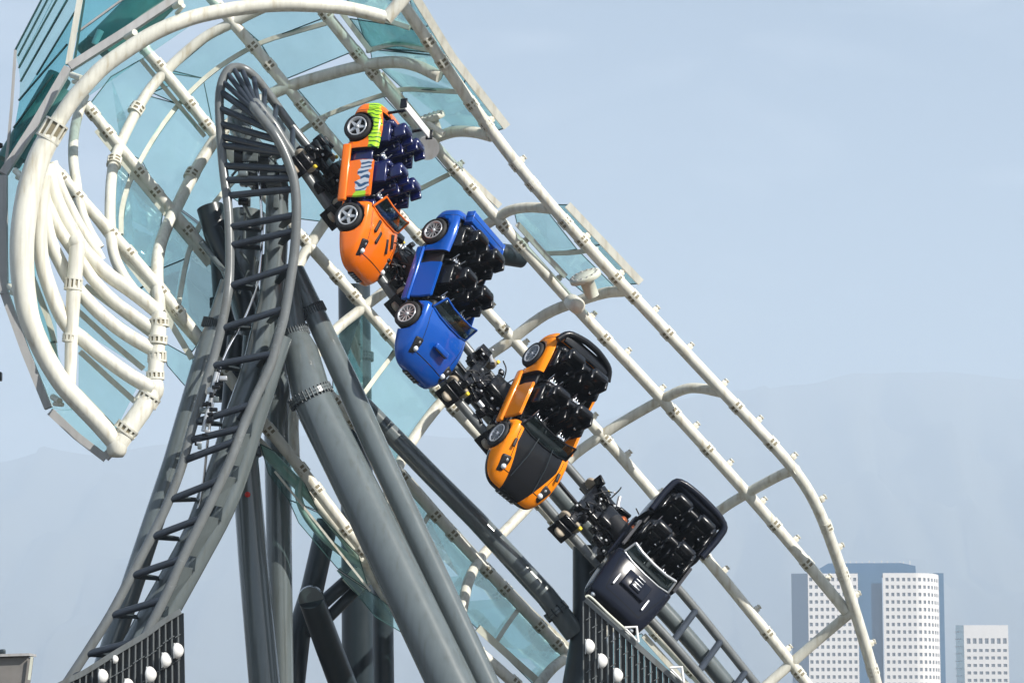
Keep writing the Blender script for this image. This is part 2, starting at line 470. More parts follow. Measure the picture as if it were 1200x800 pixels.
# ------------------------------------------------------------------ towers
def tower_window(w, h):
    mb = MB(); mb.box((0, 0.35, 0), w, .5, h); return mb.mesh('window', TOWERG)
DT = 1500.0
def T(px, py, D=DT): return P(px, py, D)
def facade_grid(parent, cols, rows, w, h, D, curve=None):
    me = tower_window(w, h); k = 0
    for r_ in rows:
        for cpx in cols:
            p = T(cpx, r_, D)
            y = D - 1.0 + (curve(cpx)[0] if curve else 0); a = curve(cpx)[1] if curve else 0
            # keep on the same sight line after the curve's set-back
            q = P(cpx, r_, y)
            place(me, 'window', parent, Matrix.Translation(q) @ Matrix.Rotation(a, 4, 'Z')); k += 1
    return k
def wall_with_holes(xs, zs, holes_x, holes_z, surf):
    """one facade sheet with real window openings; surf(x)->(x, y) gives the plan"""
    mb = MB(); 
    cx = sorted(set([xs[0], xs[1]] + [v for p in holes_x for v in p])); cz = sorted(set([zs[0], zs[1]] + [v for p in holes_z for v in p]))
    def inh(a, b, hs): return any(a >= p[0] - 1e-6 and b <= p[1] + 1e-6 for p in hs)
    for a, b in zip(cx, cx[1:]):
        for c, d in zip(cz, cz[1:]):
            if inh(a, b, holes_x) and inh(c, d, holes_z): continue
            (x0, y0), (x1, y1) = surf(a), surf(b)
            mb.add([(x0, y0, c), (x1, y1, c), (x1, y1, d), (x0, y0, d)], [[0, 1, 2, 3]])
    return mb
t1 = empty('office_tower', (T(1020, 800).x, DT, 0), 'tall white office tower with grid of square windows and blue glass core, right background', 'tower')
def loc(parent, o):
    o.parent = parent; o.matrix_parent_inverse = Matrix.Translation(-Vector(parent.location)); return o
K = DT / FPX
def build_facade(parent, pxa, pxb, ytop, cols, wpx, rows, hpx, D, surf_y, mat=TOWERW, first_h=None, name='wall'):
    z = lambda y: P(1050, y, D).z
    X = lambda p: P(p, 700, D).x
    hx = [(X(c - w / 2), X(c + w / 2)) for c, w in zip(cols, wpx)]
    hz = []
    for i, r_ in enumerate(rows):
        hh = first_h if (first_h and i == 0) else hpx
        hz.append((z(r_ + hh / 2), z(r_ - hh / 2)))
    hz = [q for q in hz if q[0] > 1]
    mb = wall_with_holes((X(pxa), X(pxb)), (0, z(ytop)), hx, hz, lambda x: (x, surf_y(x)))
    o = mb.build(name, mat, None); loc(parent, o)
    # panes set back in each opening, each its own object
    n = 0; meshes = {}
    for (x0, x1) in hx:
        y0, y1 = surf_y(x0), surf_y(x1)
        for (z0, z1) in hz:
            if z0 < P(1050, 812, D).z and n > 5000: continue
            if P(1050, 815, D).z > z1: continue
            key = (round(x0, 3), round(z1 - z0, 2))
            if key not in meshes:
                q = MB(); q.add([(x0 - x0, 0, 0), (x1 - x0, y1 - y0, 0), (x1 - x0, y1 - y0, z1 - z0), (0, 0, z1 - z0)], [[0, 1, 2, 3]])
                # reveal
                d = .5
                q.add([(0, -d, 0), (x1 - x0, y1 - y0 - d, 0), (x1 - x0, y1 - y0, 0), (0, 0, 0)], [[0, 1, 2, 3]], 1)
                q.add([(0, -d, z1 - z0), (x1 - x0, y1 - y0 - d, z1 - z0), (x1 - x0, y1 - y0, z1 - z0), (0, 0, z1 - z0)], [[3, 2, 1, 0]], 1)
                q.add([(0, -d, 0), (0, 0, 0), (0, 0, z1 - z0), (0, -d, z1 - z0)], [[0, 1, 2, 3]], 1)
                q.add([(x1 - x0, y1 - y0 - d, 0), (x1 - x0, y1 - y0, 0), (x1 - x0, y1 - y0, z1 - z0), (x1 - x0, y1 - y0 - d, z1 - z0)], [[3, 2, 1, 0]], 1)
                meshes[key] = q.mesh('window', [TOWERG, mat])
            w = place(meshes[key], 'window', parent, Matrix.Identity(4))
            w.matrix_local = Matrix.Translation(Vector((x0, y0 + .5, z0)) - Vector(parent.location))
            n += 1
    return n
Xw = lambda p, D=DT: P(p, 700, D).x
Zw = lambda y, D=DT: P(1050, y, D).z
rows = [678.5 + 8.78 * i for i in range(0, 24)]
nw = build_facade(t1, 947, 1005.6, 671.6, [950.3 + 6.45 * i for i in range(9)], [3.6] * 9, rows, 4.1, DT, lambda x: DT)
x1035, x1107 = Xw(1035), Xw(1107.5)
def curve_y(x):
    t = max(0, (x - Xw(1072)) / (x1107 - Xw(1072)))
    return DT + 26 * (1 - math.sqrt(max(0, 1 - min(t, .985) ** 2)))
cw = [1039.8, 1046.3, 1052.7, 1059.3, 1065.6, 1071.9, 1078.2, 1084.2, 1089.6, 1094.4, 1098.6, 1101.8, 1104.5]
ww = [3.6, 3.6, 3.6, 3.6, 3.6, 3.5, 3.4, 3.1, 2.8, 2.4, 1.9, 1.5, 1.1]
nw += build_facade(t1, 1035, 1107.5, 671, cw, ww, rows, 4.1, DT, curve_y)
b = MB()
b.add([(Xw(947), DT, 0), (Xw(947), DT, Zw(671.6)), (Xw(927.6, DT + 60), DT + 60, Zw(671.6, DT + 60)), (Xw(927.6, DT + 60), DT + 60, 0)], [[0, 1, 2, 3]])
b.add([(Xw(947), DT, Zw(671.6)), (Xw(1005.6), DT, Zw(671.6)), (Xw(1005.6), DT + 60, Zw(671.6)), (Xw(927.6, DT + 60), DT + 60, Zw(671.6, DT + 60))], [[0, 1, 2, 3]])
loc(t1, b.build('side_wall', TOWERB))  # shaded side of the tower, its shade put into the blue colour
b = MB()
b.box(((Xw(1005.6) + x1035) / 2, DT + 14, Zw(669.5) / 2), x1035 - Xw(1005.6), 20, Zw(669.5))
b.box(((x1107 + Xw(1116.5)) / 2 - 1, DT + 44, Zw(671, DT + 27) / 2), (Xw(1116.5) - x1107) + 1, 34, Zw(671, DT + 27))  # right edge strip, shade painted in with the core's blue
loc(t1, b.build('glass_core_and_edge', TOWERB))
b = MB()
b.slab([(Xw(964), DT + 30, Zw(671.4)), (Xw(964.5), DT + 30, Zw(664)), (Xw(976), DT + 30, Zw(657)), (Xw(1062), DT + 30, Zw(656.5)), (Xw(1079.5), DT + 30, Zw(660)), (Xw(1080), DT + 30, Zw(671.4))], 22)
loc(t1, b.build('penthouse', TOWERB))
b = MB()
for q in range(14):
    xx = 985 + q * 7 + random.uniform(-2, 2)
    b.box((Xw(xx), DT + 26, Zw(656.4) + .5), .5, .5, random.uniform(.8, 2.4))
loc(t1, b.build('roof_rail', TOWERW, kind='stuff'))
t2 = empty('office_block', (Xw(1150), DT + 80, 0), 'lower white office block with green glass side, at right of the tall tower', 'building')
D2 = DT + 110
c2 = [1134 + 7.05 * i for i in range(7)]
build_facade(t2, 1128.6, 1180.5, 732, c2, [4.3] * 7, [750.5] + [761.6 + 8.75 * i for i in range(14)], 3.6, D2, lambda x: D2, first_h=6.4)
b = MB(); b.add([(Xw(1128.6, D2), D2, 0), (Xw(1128.6, D2), D2, Zw(732, D2)), (Xw(1119, D2 + 50), D2 + 50, Zw(732, D2 + 50)), (Xw(1119, D2 + 50), D2 + 50, 0)], [[0, 1, 2, 3]])
for q in range(9):
    zz = Zw(738 + 8.7 * q, D2)
    b.box((Xw(1124, D2 + 25) - .6, D2 + 24, zz), 5, .5, .5, mi=1)
b.add([(Xw(1180.5, D2), D2, 0), (Xw(1180.5, D2), D2, Zw(732, D2)), (Xw(1182, D2) , D2 + 6, Zw(733, D2)), (Xw(1182, D2), D2 + 6, 0)], [[3, 2, 1, 0]], 1)
loc(t2, b.build('side_wall', [TEALB, TOWERW]))
b = MB(); b.add([(Xw(1128.6, D2), D2, Zw(732, D2)), (Xw(1180.5, D2), D2, Zw(732, D2)), (Xw(1180.5, D2), D2 + 50, Zw(732, D2)), (Xw(1119, D2 + 50), D2 + 50, Zw(732, D2))], [[0, 1, 2, 3]])
loc(t2, b.build('roof', TOWERW))

# ================================================================== GLASS CANOPY
canopy = empty('glass_canopy', P(350, 227, 46), 'curving canopy of cream white steel tubes and teal glass panes arching over the coaster', 'canopy')
canopy.location = (0, 0, 0)
PUR = {
 'E': [(440, -40), (476, 10), (535, 98), (600, 187), (645, 241), (727, 331), (840, 452), (888, 502), (925, 541), (948, 566), (957, 582), (968, 617), (1001, 710), (1027, 800), (1055, 900)],
 'D': [(345, -30), (382, 17), (417, 62), (470, 124), (540, 207), (583, 257), (665, 350), (723, 411), (778, 470), (876, 578), (916, 624), (992, 716)],
 'C': [(232, -20), (267, 20), (300, 58), (332, 95), (352, 122), (400, 177), (440, 222), (480, 266), (530, 320), (597, 394), (640, 440), (705, 509), (750, 560), (868, 702), (944, 798), (1020, 900)],
 'B': [(150, 36), (172, 60), (207, 100), (247, 153), (300, 217), (352, 277), (410, 341), (440, 375), (520, 467), (580, 530), (640, 600), (700, 667), (765, 738), (822, 798), (910, 892)],
 'A': [(100, 122), (140, 172), (195, 240), (215, 262), (250, 305), (330, 398), (400, 478), (465, 550), (504, 596), (553, 650), (608, 706), (640, 741), (690, 792), (790, 900)],
 'O': [(60, 193), (84, 222), (117, 258), (140, 282), (177, 326), (234, 395), (307, 495), (345, 537), (420, 640), (480, 700), (566, 766), (605, 800), (700, 900)],
}
PDIA = {'E': 14.5, 'D': 14.5, 'C': 14, 'B': 14, 'A': 14, 'O': 14}
CANOFF = {}
def clamp_mesh(r):
    mb = MB(); L = .15
    mb.tube([(0, 0, -L / 2 + .01), (0, 0, L / 2 - .01)], r * 1.05, 12, 1)
    for z in (-L / 2, L / 2, 0):
        mb.tube([(0, 0, z - .014), (0, 0, z + .014)], r * 1.14, 14, 0)
    for k in range(6):
        a = math.pi / 3 * k + .3
        X = Vector((math.cos(a), math.sin(a), 0)); Y = Vector((-X.y, X.x, 0))
        mb.box(X * r * 1.07, r * .16, r * .34, L * .98, (X, Y, Vector((0, 0, 1))), 0)
    return mb.mesh('clamp', [WHITE, SLOT])
def lug_mesh():
    mb = MB(); mb.rbox((0, 0, .03), .11, .07, .08, .012); mb.rbox((0, 0, .075), .05, .06, .06, .01); mb.rbox((0, 0, .105), .09, .075, .025, .008)
    return mb.mesh('lug', WHITE)
LUG = lug_mesh()
def even3(w, it=14):
    for _ in range(it):
        w = [w[0]] + [(w[i - 1] + w[i] * 2 + w[i + 1]) / 4 for i in range(1, len(w) - 1)] + [w[-1]]
    return w
def even(pl, step=12, it=10):
    q = [pl[0]]
    for a, b_ in zip(pl, pl[1:]):
        L = math.hypot(b_[0] - a[0], b_[1] - a[1]); n = max(1, round(L / step))
        for k in range(1, n + 1): q.append((a[0] + (b_[0] - a[0]) * k / n, a[1] + (b_[1] - a[1]) * k / n))
    for _ in range(it):
        q = [q[0]] + [((q[i - 1][0] + 2 * q[i][0] + q[i + 1][0]) / 4, (q[i - 1][1] + 2 * q[i][1] + q[i + 1][1]) / 4) for i in range(1, len(q) - 1)] + [q[-1]]
    return q
def dist_walk(pts, start, step):
    """points and tangents every step px along a pixel polyline"""
    out = []; acc = -start
    for (x0, y0), (x1, y1) in zip(pts, pts[1:]):
        L = math.hypot(x1 - x0, y1 - y0); s = 0
        while acc + (L - s) >= step or (acc < 0 and acc + (L - s) >= 0):
            need = (step - acc) if acc >= 0 else -acc
            if s + need > L: break
            s += need; acc = 0; t = s / L
            out.append((x0 + (x1 - x0) * t, y0 + (y1 - y0) * t))
        acc += L - s
    return out
for key, pl in PUR.items():
    pl = even(pl)
    r = px_r(PDIA[key])
    mb = MB(); mb.tube(even3([C(*p) for p in pl]), r, 16)
    o = mb.build('purlin', WHITE, canopy)
    cm = clamp_mesh(r)
    pts = dist_walk(pl, {'E': 20, 'D': 30, 'C': 10, 'B': 25, 'A': 14, 'O': 20}[key], 29.5)
    for i, p in enumerate(pts):
        if i % 2 and key in 'EDC' and p[1] > 330: pass
        elif i % 3 == 2: continue
        w = C(*p); w2 = C(p[0] + .68 * 4, p[1] + .73 * 4)
        # local tangent from the polyline
        t = min(((math.hypot(a[0] - p[0], a[1] - p[1]) + math.hypot(b_[0] - p[0], b_[1] - p[1]) - math.hypot(a[0] - b_[0], a[1] - b_[1])), a, b_) for a, b_ in zip(pl, pl[1:]))
        tv = (C(*t[2]) - C(*t[1])).normalized()
        X, Y, _ = tv.orthogonal().normalized(), None, None
        Y = tv.cross(X)
        if i % 2 == 0 or not (key in 'EDC' and p[1] > 330):
            place(cm, 'clamp', o, mat_from(X, Y, tv, w))
        if key in 'EDC' and p[1] > 90 and i % 2 == 1:
            out = (Vector((.73, 0, .68)) + Vector((0, .25, 0))); out = (out - tv * out.dot(tv)).normalized()
            place(LUG, 'lug', o, mat_from(tv, out.cross(tv), out, w + out * r * .9))

RIBS = [
 ([(515, 90), (490, 78), (465, 73), (432, 76), (390, 86), (340, 101), (305, 118), (262, 152), (232, 195), (207, 243), (190, 280), (184, 315), (187, 366)], 15),
 ([(380, -12), (320, 5), (275, 26), (237, 46), (200, 78), (172, 110), (150, 150), (136, 182), (131, 206), (129, 240), (130, 275), (134, 300), (144, 322), (158, 342)], 13),
 ([(99, 112), (90, 140), (86, 165), (86, 190), (89, 212), (92, 234), (97, 252), (105, 272), (117, 291)], 12),
 ([(576, 160), (555, 155), (530, 155), (500, 166), (465, 182), (425, 210), (385, 255), (350, 310), (325, 370), (305, 430), (300, 490)], 14),
 ([(648, 245), (622, 243), (600, 246), (583, 255), (540, 282), (480, 320), (425, 361), (390, 390), (362, 430), (345, 480), (345, 535)], 13),
 ([(735, 341), (710, 343), (680, 352), (640, 368), (599, 398), (562, 425), (520, 468), (490, 506), (470, 540), (455, 580), (450, 660)], 14),
 ([(846, 460), (822, 455), (802, 456), (776, 468), (740, 488), (705, 510), (665, 540), (624, 588), (582, 632), (562, 656), (548, 684), (538, 735)], 13),
 ([(934, 550), (920, 554), (900, 564), (877, 577), (845, 597), (805, 632), (765, 685), (720, 732), (668, 767), (645, 785), (622, 815)], 13),
 ([(1001, 714), (965, 744), (927, 777), (890, 810), (850, 850), (790, 900)], 13),
]
for pl, d in RIBS:
    mb = MB(); mb.tube(smooth_pts([C(*p) for p in pl], 5), px_r(d), 18)
    o = mb.build('rib', WHITE, canopy)
MB().tube(smooth_pts([C(x, y, .35) for x, y in ((296, 512), (338, 556), (372, 590), (400, 624), (428, 662), (462, 712), (510, 770))], 5), px_r(14), 16).build('purlin', WHITE, canopy)
MB().tube(smooth_pts([C(x, y, .3) for x, y in ((352, 560), (350, 582), (360, 606), (382, 632), (414, 656), (440, 668))], 5), px_r(9), 14).build('rib', WHITE, canopy)
# rib joint clamps seen on the upper ribs
cm = clamp_mesh(px_r(16))
for (a, b_) in (((160, 128), (166, 119)), ((225, 205), (220, 214)), ((134, 190), (132, 200)), ((262, 150), (254, 160))):
    w = C(*a); tv = (C(*b_) - w).normalized(); X = tv.orthogonal().normalized()
    place(cm, 'clamp', canopy, mat_from(X, tv.cross(X), tv, w))

# glazing bars between the ribs, outside of the tubes
GB = [[(384, 27), (345, 38), (307, 50), (270, 70), (240, 92), (210, 122), (185, 155), (165, 188), (152, 213), (143, 245), (142, 275)],
      [(541, 108), (505, 106), (472, 105), (447, 112), (412, 124), (377, 138), (350, 156), (300, 190), (262, 225), (235, 262), (220, 300), (209, 358)],
      [(527, 204), (505, 215), (480, 228), (440, 250), (400, 285)],
      [(465, 410), (445, 436), (425, 463)], [(504, 601), (490, 625)], [(611, 709), (595, 731), (579, 756)],
      [(480, 33), (455, 25), (430, 20)], [(516, 62), (485, 55), (462, 52), (430, 60)], 
      [(700, 292), (670, 296), (640, 297)], [(505, 88), (465, 62), (430, 66)]]
for pl in GB[:-1]:
    o = MB().ribbon(smooth_pts([C(p[0], p[1], .16) for p in pl], 3), .075, .05).build('glazing_bar', CREAM, canopy)
# frames beside the purlins that carry the glass
FR = [([(484, -8), (530, 67), (594, 149)], .13, WHITE), ([(665, 240), (751, 331)], .12, WHITE), ([(606, 262), (640, 300), (663, 324)], .09, WHITE),
      ([(398, 12), (434, 60)], .08, WHITE), ([(447, 86), (502, 152)], .08, WHITE), ([(520, 180), (586, 242)], .10, WHITE),
      ([(114, 152), (150, 196), (205, 262), (245, 310)], .12, CREAM), ([(165, 70), (240, 160)], .07, CREAM),
      ([(160, 196), (212, 262)], .07, CREAM),
      ([(473, 553), (520, 607), (560, 651), (620, 713), (672, 762)], .09, WHITE), ([(560, 735), (610, 780), (650, 815)], .12, CREAM),
      ([(754, 744), (830, 830)], .10, WHITE), ([(100, 240), (150, 305), (200, 365), (240, 410)], .14, CREAM),
      ([(120, 268), (180, 345), (225, 420)], .1, CREAM), ([(322, 552), (374, 616), (434, 692)], .035, WHITE)]
for pl, w, m in FR:
    MB().ribbon([C(p[0], p[1], .10) for p in pl], w, .08).build('glazing_frame', m, canopy)

# glass panes: each quad is one pane a little outside the tubes
def gpane(w, mat, name='glass_pane'):
    mb = MB(); mb.slab(w, .02); n = len(w)
    for i in range(n):
        a, b_ = w[i], w[(i + 1) % n]
        if (b_ - a).length > .05: mb.bar(a, b_, .014, .024, None, 1)
    return mb.build(name, [mat, GASKET], canopy)
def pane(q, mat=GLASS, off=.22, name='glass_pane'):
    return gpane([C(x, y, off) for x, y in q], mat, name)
def grid_line(pl, n):
    """n+1 evenly spaced points of a pixel polyline"""
    L = [0]
    for a, b_ in zip(pl, pl[1:]): L.append(L[-1] + math.hypot(b_[0] - a[0], b_[1] - a[1]))
    out = []
    for i in range(n + 1):
        s = L[-1] * i / n
        for j in range(len(pl) - 1):
            if L[j + 1] >= s - 1e-6:
                t = (s - L[j]) / max(1e-6, L[j + 1] - L[j]); out.append((pl[j][0] + (pl[j + 1][0] - pl[j][0]) * t, pl[j][1] + (pl[j + 1][1] - pl[j][1]) * t)); break
    return out
def curved_panes(l1, l2, n, mat=GLASS, off=.22):
    a = grid_line(l1, n); b_ = grid_line(l2, n)
    for i in range(n): pane([a[i], a[i + 1], b_[i + 1], b_[i]], mat, off)
U1 = RIBS[0][0]; U2 = RIBS[1][0]; U3 = RIBS[2][0]; R1 = RIBS[3][0]; R2 = RIBS[4][0]; R3 = RIBS[5][0]; R4 = RIBS[6][0]; R5 = RIBS[7][0]
M1 = GB[0]; M2 = GB[1]
Z1 = [(478, 10), (455, 2), (430, -6), (380, -12)]
# bay between the first two full ribs, split at the glazing bar; strips between purlins
def strip(lineA, lineB, cuts):
    """panes between two rib lines; cuts: list of (pointA, pointB) across"""
    for (a0, b0), (a1, b1) in zip(cuts, cuts[1:]): pane([a0, a1, b1, b0])
strip(0, 0, [((478, 5), (489, 36)), ((398, -14), (418, 18))])
strip(0, 0, [((492, 36), (512, 62)), ((418, 18), (430, 56))])
pane([(490, 34), (514, 66), (436, 56), (410, 22)])
pane([(514, 66), (528, 90), (470, 70), (436, 72), (434, 58)])
pane([(383, 20), (415, 60), (332, 94), (305, 50)]); pane([(383, 20), (305, 50), (280, 28), (330, 4), (372, 2)])
pane([(305, 50), (330, 96), (250, 150), (238, 92)][0:4]); pane([(305, 50), (238, 92), (198, 86), (270, 26)])
pane([(238, 92), (250, 152), (212, 245), (192, 236), (166, 188), (208, 122)])
pane([(238, 92), (208, 122), (176, 108), (198, 82)]); pane([(208, 122), (166, 188), (140, 174), (172, 112)])
pane([(176, 64), (205, 98), (170, 112), (152, 148), (142, 172), (104, 124), (130, 90)])
pane([(166, 192), (192, 240), (186, 282), (184, 316), (160, 308), (142, 280), (150, 214)])
pane([(150, 212), (142, 274), (130, 264), (132, 208), (138, 186), (152, 190)])
pane([(540, 108), (568, 152), (530, 148), (502, 160), (470, 122), (472, 104)]); pane([(528, 88), (540, 108), (472, 104), (444, 78), (470, 72)])
pane([(432, 78), (468, 120), (448, 112), (377, 138), (345, 100)]); pane([(377, 138), (448, 112), (500, 168), (470, 182), (402, 178)])
pane([(345, 100), (377, 138), (350, 158), (300, 190), (262, 152), (305, 118)]); pane([(350, 158), (377, 138), (400, 180), (380, 260), (300, 250), (262, 225), (300, 190)])
pane([(262, 152), (300, 190), (262, 225), (235, 262), (212, 245), (232, 195)])
pane([(212, 247), (235, 264), (220, 302), (186, 316), (190, 280)]); pane([(186, 316), (220, 302), (209, 358), (188, 352)])
pane([(220, 302), (236, 266), (256, 300), (252, 372), (240, 396), (208, 362)])
pane([(500, 172), (527, 204), (480, 228), (440, 190)]); pane([(527, 204), (583, 258), (540, 282), (498, 290), (478, 268), (458, 238)])
pane([(440, 190), (480, 228), (458, 240), (478, 268), (438, 222), (404, 180)])
pane([(603, 250), (640, 246), (676, 292), (642, 298), (606, 262)]); pane([(642, 298), (676, 292), (722, 338), (690, 348), (664, 326)])
pane([(645, 240), (668, 240), (710, 285), (688, 290)], off=.75); pane([(688, 290), (710, 285), (750, 332), (728, 334)], off=.75)
pane([(490, 34), (504, 30), (548, 90), (538, 106)], off=.75); pane([(538, 106), (548, 90), (592, 150), (574, 156)], off=.75); pane([(474, -20), (490, -4), (504, 30), (490, 34)], off=.75)
pane([(390, 392), (425, 364), (462, 408), (425, 463), (390, 470)]); pane([(462, 408), (520, 467), (477, 520), (465, 548), (425, 500), (425, 463)])
pane([(470, 556), (504, 600), (490, 626), (470, 640), (450, 610)]); pane([(504, 600), (562, 656), (548, 684), (538, 712), (500, 690), (490, 626)])
pane([(563, 656), (611, 709), (579, 756), (538, 715), (550, 682)]); pane([(611, 709), (666, 765), (640, 786), (624, 800), (579, 756)])
pane([(752, 742), (800, 800), (760, 830), (700, 780), (722, 748)]); pane([(800, 800), (850, 850), (800, 880), (760, 830)])
pane([(338, 585), (372, 600), (420, 650), (432, 690), (395, 665), (350, 612)]); pane([(305, 520), (345, 540), (372, 598), (338, 585), (315, 555)])
pane([(395, 668), (432, 692), (470, 720), (478, 745), (440, 722)])
pane([(190, 400), (226, 420), (222, 458), (196, 428)])
pane([(118, 262), (142, 286), (176, 330), (160, 340), (144, 322), (130, 280)]); pane([(176, 330), (236, 398), (225, 412), (190, 372), (160, 342)])

# portal hoop: the open mouth of the canopy, nearest to us
PH = [(452, 21, 44.9), (430, 15, 44.8), (400, 9, 44.7), (360, 6, 44.5), (320, 6, 44.4), (280, 10, 44.3), (250, 15, 44.2), (225, 21, 44.1), (200, 30, 44.0), (175, 42, 43.95), (150, 58, 43.9), (122, 78, 43.85), (100, 100, 43.8), (83, 120, 43.8), (65, 147, 43.8)]
o = MB().tube(smooth_pts([P(*p) for p in PH], 4), [px_r(16)] + [px_r(19)] * 57, 22).build('portal_hoop', WHITE, canopy)
PH2 = [(58, 160, 43.8), (46, 185, 43.75), (36, 215, 43.7), (30, 245, 43.65), (26, 280, 43.6), (26, 315, 43.6), (29, 345, 43.6), (34, 372, 43.6), (44, 398, 43.65), (58, 426, 43.7), (75, 452, 43.75), (96, 475, 43.85), (115, 495, 43.9), (137, 520, 44.0)]
n_ = (len(PH2) - 1) * 4 + 1
rs = [px_r(25 + 4 * math.sin(math.pi * min(1, i / n_ * 1.7)) - (i / n_) * 4) for i in range(n_)]
MB().tube(smooth_pts([P(*p) for p in PH2], 4), rs, 24).build('portal_hoop', WHITE, canopy)
MB().tube([P(137, 522, 44.0), P(138, 519, 44.0), P(165, 482, 44.15), P(179, 458, 44.3)], px_r(23), 22).build('portal_post', WHITE, canopy)
MB().lathe([(0, -.2), (.1, -.19), (.15, -.12), (px_r(24), 0), (.15, .12), (0, .19)], P(137, 521, 44.0), (0, 0, 1), 20).build('elbow_cap', WHITE, canopy)
MB().lathe([(0, -.2), (.1, -.19), (.15, -.1), (px_r(24), 0), (.15, .1), (0, .19)], P(180, 455, 44.3), (0, 0, 1), 20).build('elbow_cap', WHITE, canopy)
MB().tube([P(181, 455, 44.3), P(184, 410, 44.4), P(187, 368, 44.6)], px_r(18), 20).build('portal_post', WHITE, canopy)
MB().tube([P(91, 286, 44.1), P(87, 330, 44.05), P(84, 385, 44.0), P(82, 452, 43.9)], [px_r(18), px_r(17), px_r(15), px_r(13)], 18).build('portal_post', WHITE, canopy)
MB().tube([P(452, 23, 44.9), P(478, -8, 44.9), (P(510, -50, 44.9))], px_r(16), 18).build('portal_post', WHITE, canopy)
ARCS = [([(50, 222), (47, 252), (47, 285), (50, 310), (57, 334), (65, 355), (73, 372), (84, 387), (97, 397), (114, 412), (135, 428), (157, 443), (180, 456)], 17, 44.15),
        ([(52, 205), (50, 222), (51, 240), (54, 262), (60, 285), (69, 304), (82, 328), (98, 347), (115, 365), (135, 382), (157, 397), (180, 410)], 16, 44.35),
        ([(50, 198), (52, 229), (60, 250), (70, 270), (82, 288), (97, 310), (113, 332), (135, 354), (157, 370), (180, 386)], 14, 44.5),
        ([(54, 194), (60, 215), (66, 234), (75, 254), (84, 270), (94, 287), (108, 304), (127, 322), (150, 338), (170, 353), (188, 368)], 17, 44.62),
        ([(61, 190), (68, 212), (75, 229), (84, 247), (96, 270), (110, 290), (118, 305)], 13, 44.75)]
for pl, d, D in ARCS:
    n = len(pl)
    MB().tube(smooth_pts([P(x, y, D - .3 + .35 * i / (n - 1)) for i, (x, y) in enumerate(pl)], 5), px_r(d), 20).build('rib', WHITE, canopy)
MB().lathe([(0, -.14), (.08, -.13), (.125, -.06), (.135, 0), (.125, .06), (.08, .13), (0, .14)], P(90, 284, 44.1), (0, 0, 1), 18).build('elbow_cap', WHITE, canopy)
# bolted collars on hoop and posts
def collar(a, b_, d, D, w=.16, slots=12):
    """ring with a row of darker brown pockets round a tube at pixel a, its axis towards b_"""
    c = P(a[0], a[1], D); t = (P(b_[0], b_[1], D) - c).normalized(); r = px_r(d)
    mb = MB(); X = t.orthogonal().normalized(); Y = t.cross(X)
    mb.tube([c - t * w * .42, c + t * w * .42], r * 1.02, 20, 1)
    for s in (-1, 1): mb.tube([c + t * (w * .5 * s) - t * .015, c + t * (w * .5 * s) + t * .015], r * 1.16, 24, 0)
    for k in range(slots):
        an = 2 * math.pi * k / slots; q = X * math.cos(an) + Y * math.sin(an)
        mb.box(c + q * r * 1.07, r * .14, .035, w, (q, t.cross(q), t), 0)
    mb.build('collar', [WHITE, SLOT], canopy)
for a in (((61, 154), (67, 144), 25, 43.8, .3, 10), ((86, 333), (87, 323), 18, 44.05), ((82, 396), (83, 386), 15, 43.98, .1), ((81, 440), (82, 430), 13, 43.95, .1),
          ((184, 418), (184, 410), 19, 44.4, .14), ((185, 398), (184, 410), 19, 44.42, .1), ((173, 468), (168, 476), 24, 44.25, .14), ((148, 503), (152, 498), 24, 44.05, .1),
          ((187, 378), (187, 370), 19, 44.55, .1), ((95, 292), (103, 300), 17, 44.5, .12), ((182, 440), (182, 432), 18, 44.33, .1)):
    collar(*a)

# flat edge beams round the mouth, outside the hoop
EB = [[(225, -14, 44.8), (150, 36, 44.6), (82, 79, 44.5)], [(80, 80, 44.5), (40, 148, 44.4), (4, 204, 44.3)], [(4, 206, 44.3), (4, 290, 44.3), (5, 345, 44.3)],
      [(6, 345, 44.3), (30, 412, 44.3), (57, 478, 44.3)], [(59, 482, 44.3), (90, 511, 44.35), (124, 537, 44.4)], [(123, 536, 44.4), (137, 522, 44.4)]]
for pl in EB:
    MB().ribbon([P(*p) for p in pl], .125, .14).build('edge_beam', BEAM, canopy)
for a in ((18, 200, 26, 208), (11, 335, 18, 342), (62, 465, 70, 470), (84, 88, 96, 92), (148, 44, 158, 38), (205, 8, 212, 3)):
    MB().tube([P(a[0], a[1], 44.2), P(a[2], a[3], 43.9)], .05, 10).tube([P(a[0] + 2, a[1] + 8, 44.2), P(a[2] + 3, a[3] + 4, 43.9)], .035, 10).build('bracket', CREAM, canopy)
# glass strip between edge beam and hoop
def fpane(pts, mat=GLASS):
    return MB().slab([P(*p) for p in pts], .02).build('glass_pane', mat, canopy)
fpane([(8, 206, 44.35), (60, 170, 44.5), (40, 340, 44.5), (8, 345, 44.35)])
fpane([(8, 345, 44.35), (40, 340, 44.5), (92, 480, 44.5), (60, 480, 44.35)])
fpane([(60, 482, 44.35), (92, 478, 44.5), (150, 505, 44.6), (124, 536, 44.4)])
fpane([(84, 82, 44.55), (230, -8, 44.9), (260, 5, 44.9), (105, 112, 44.6)])
fpane([(6, 204, 44.35), (80, 84, 44.55), (100, 105, 44.6), (45, 195, 44.4)])
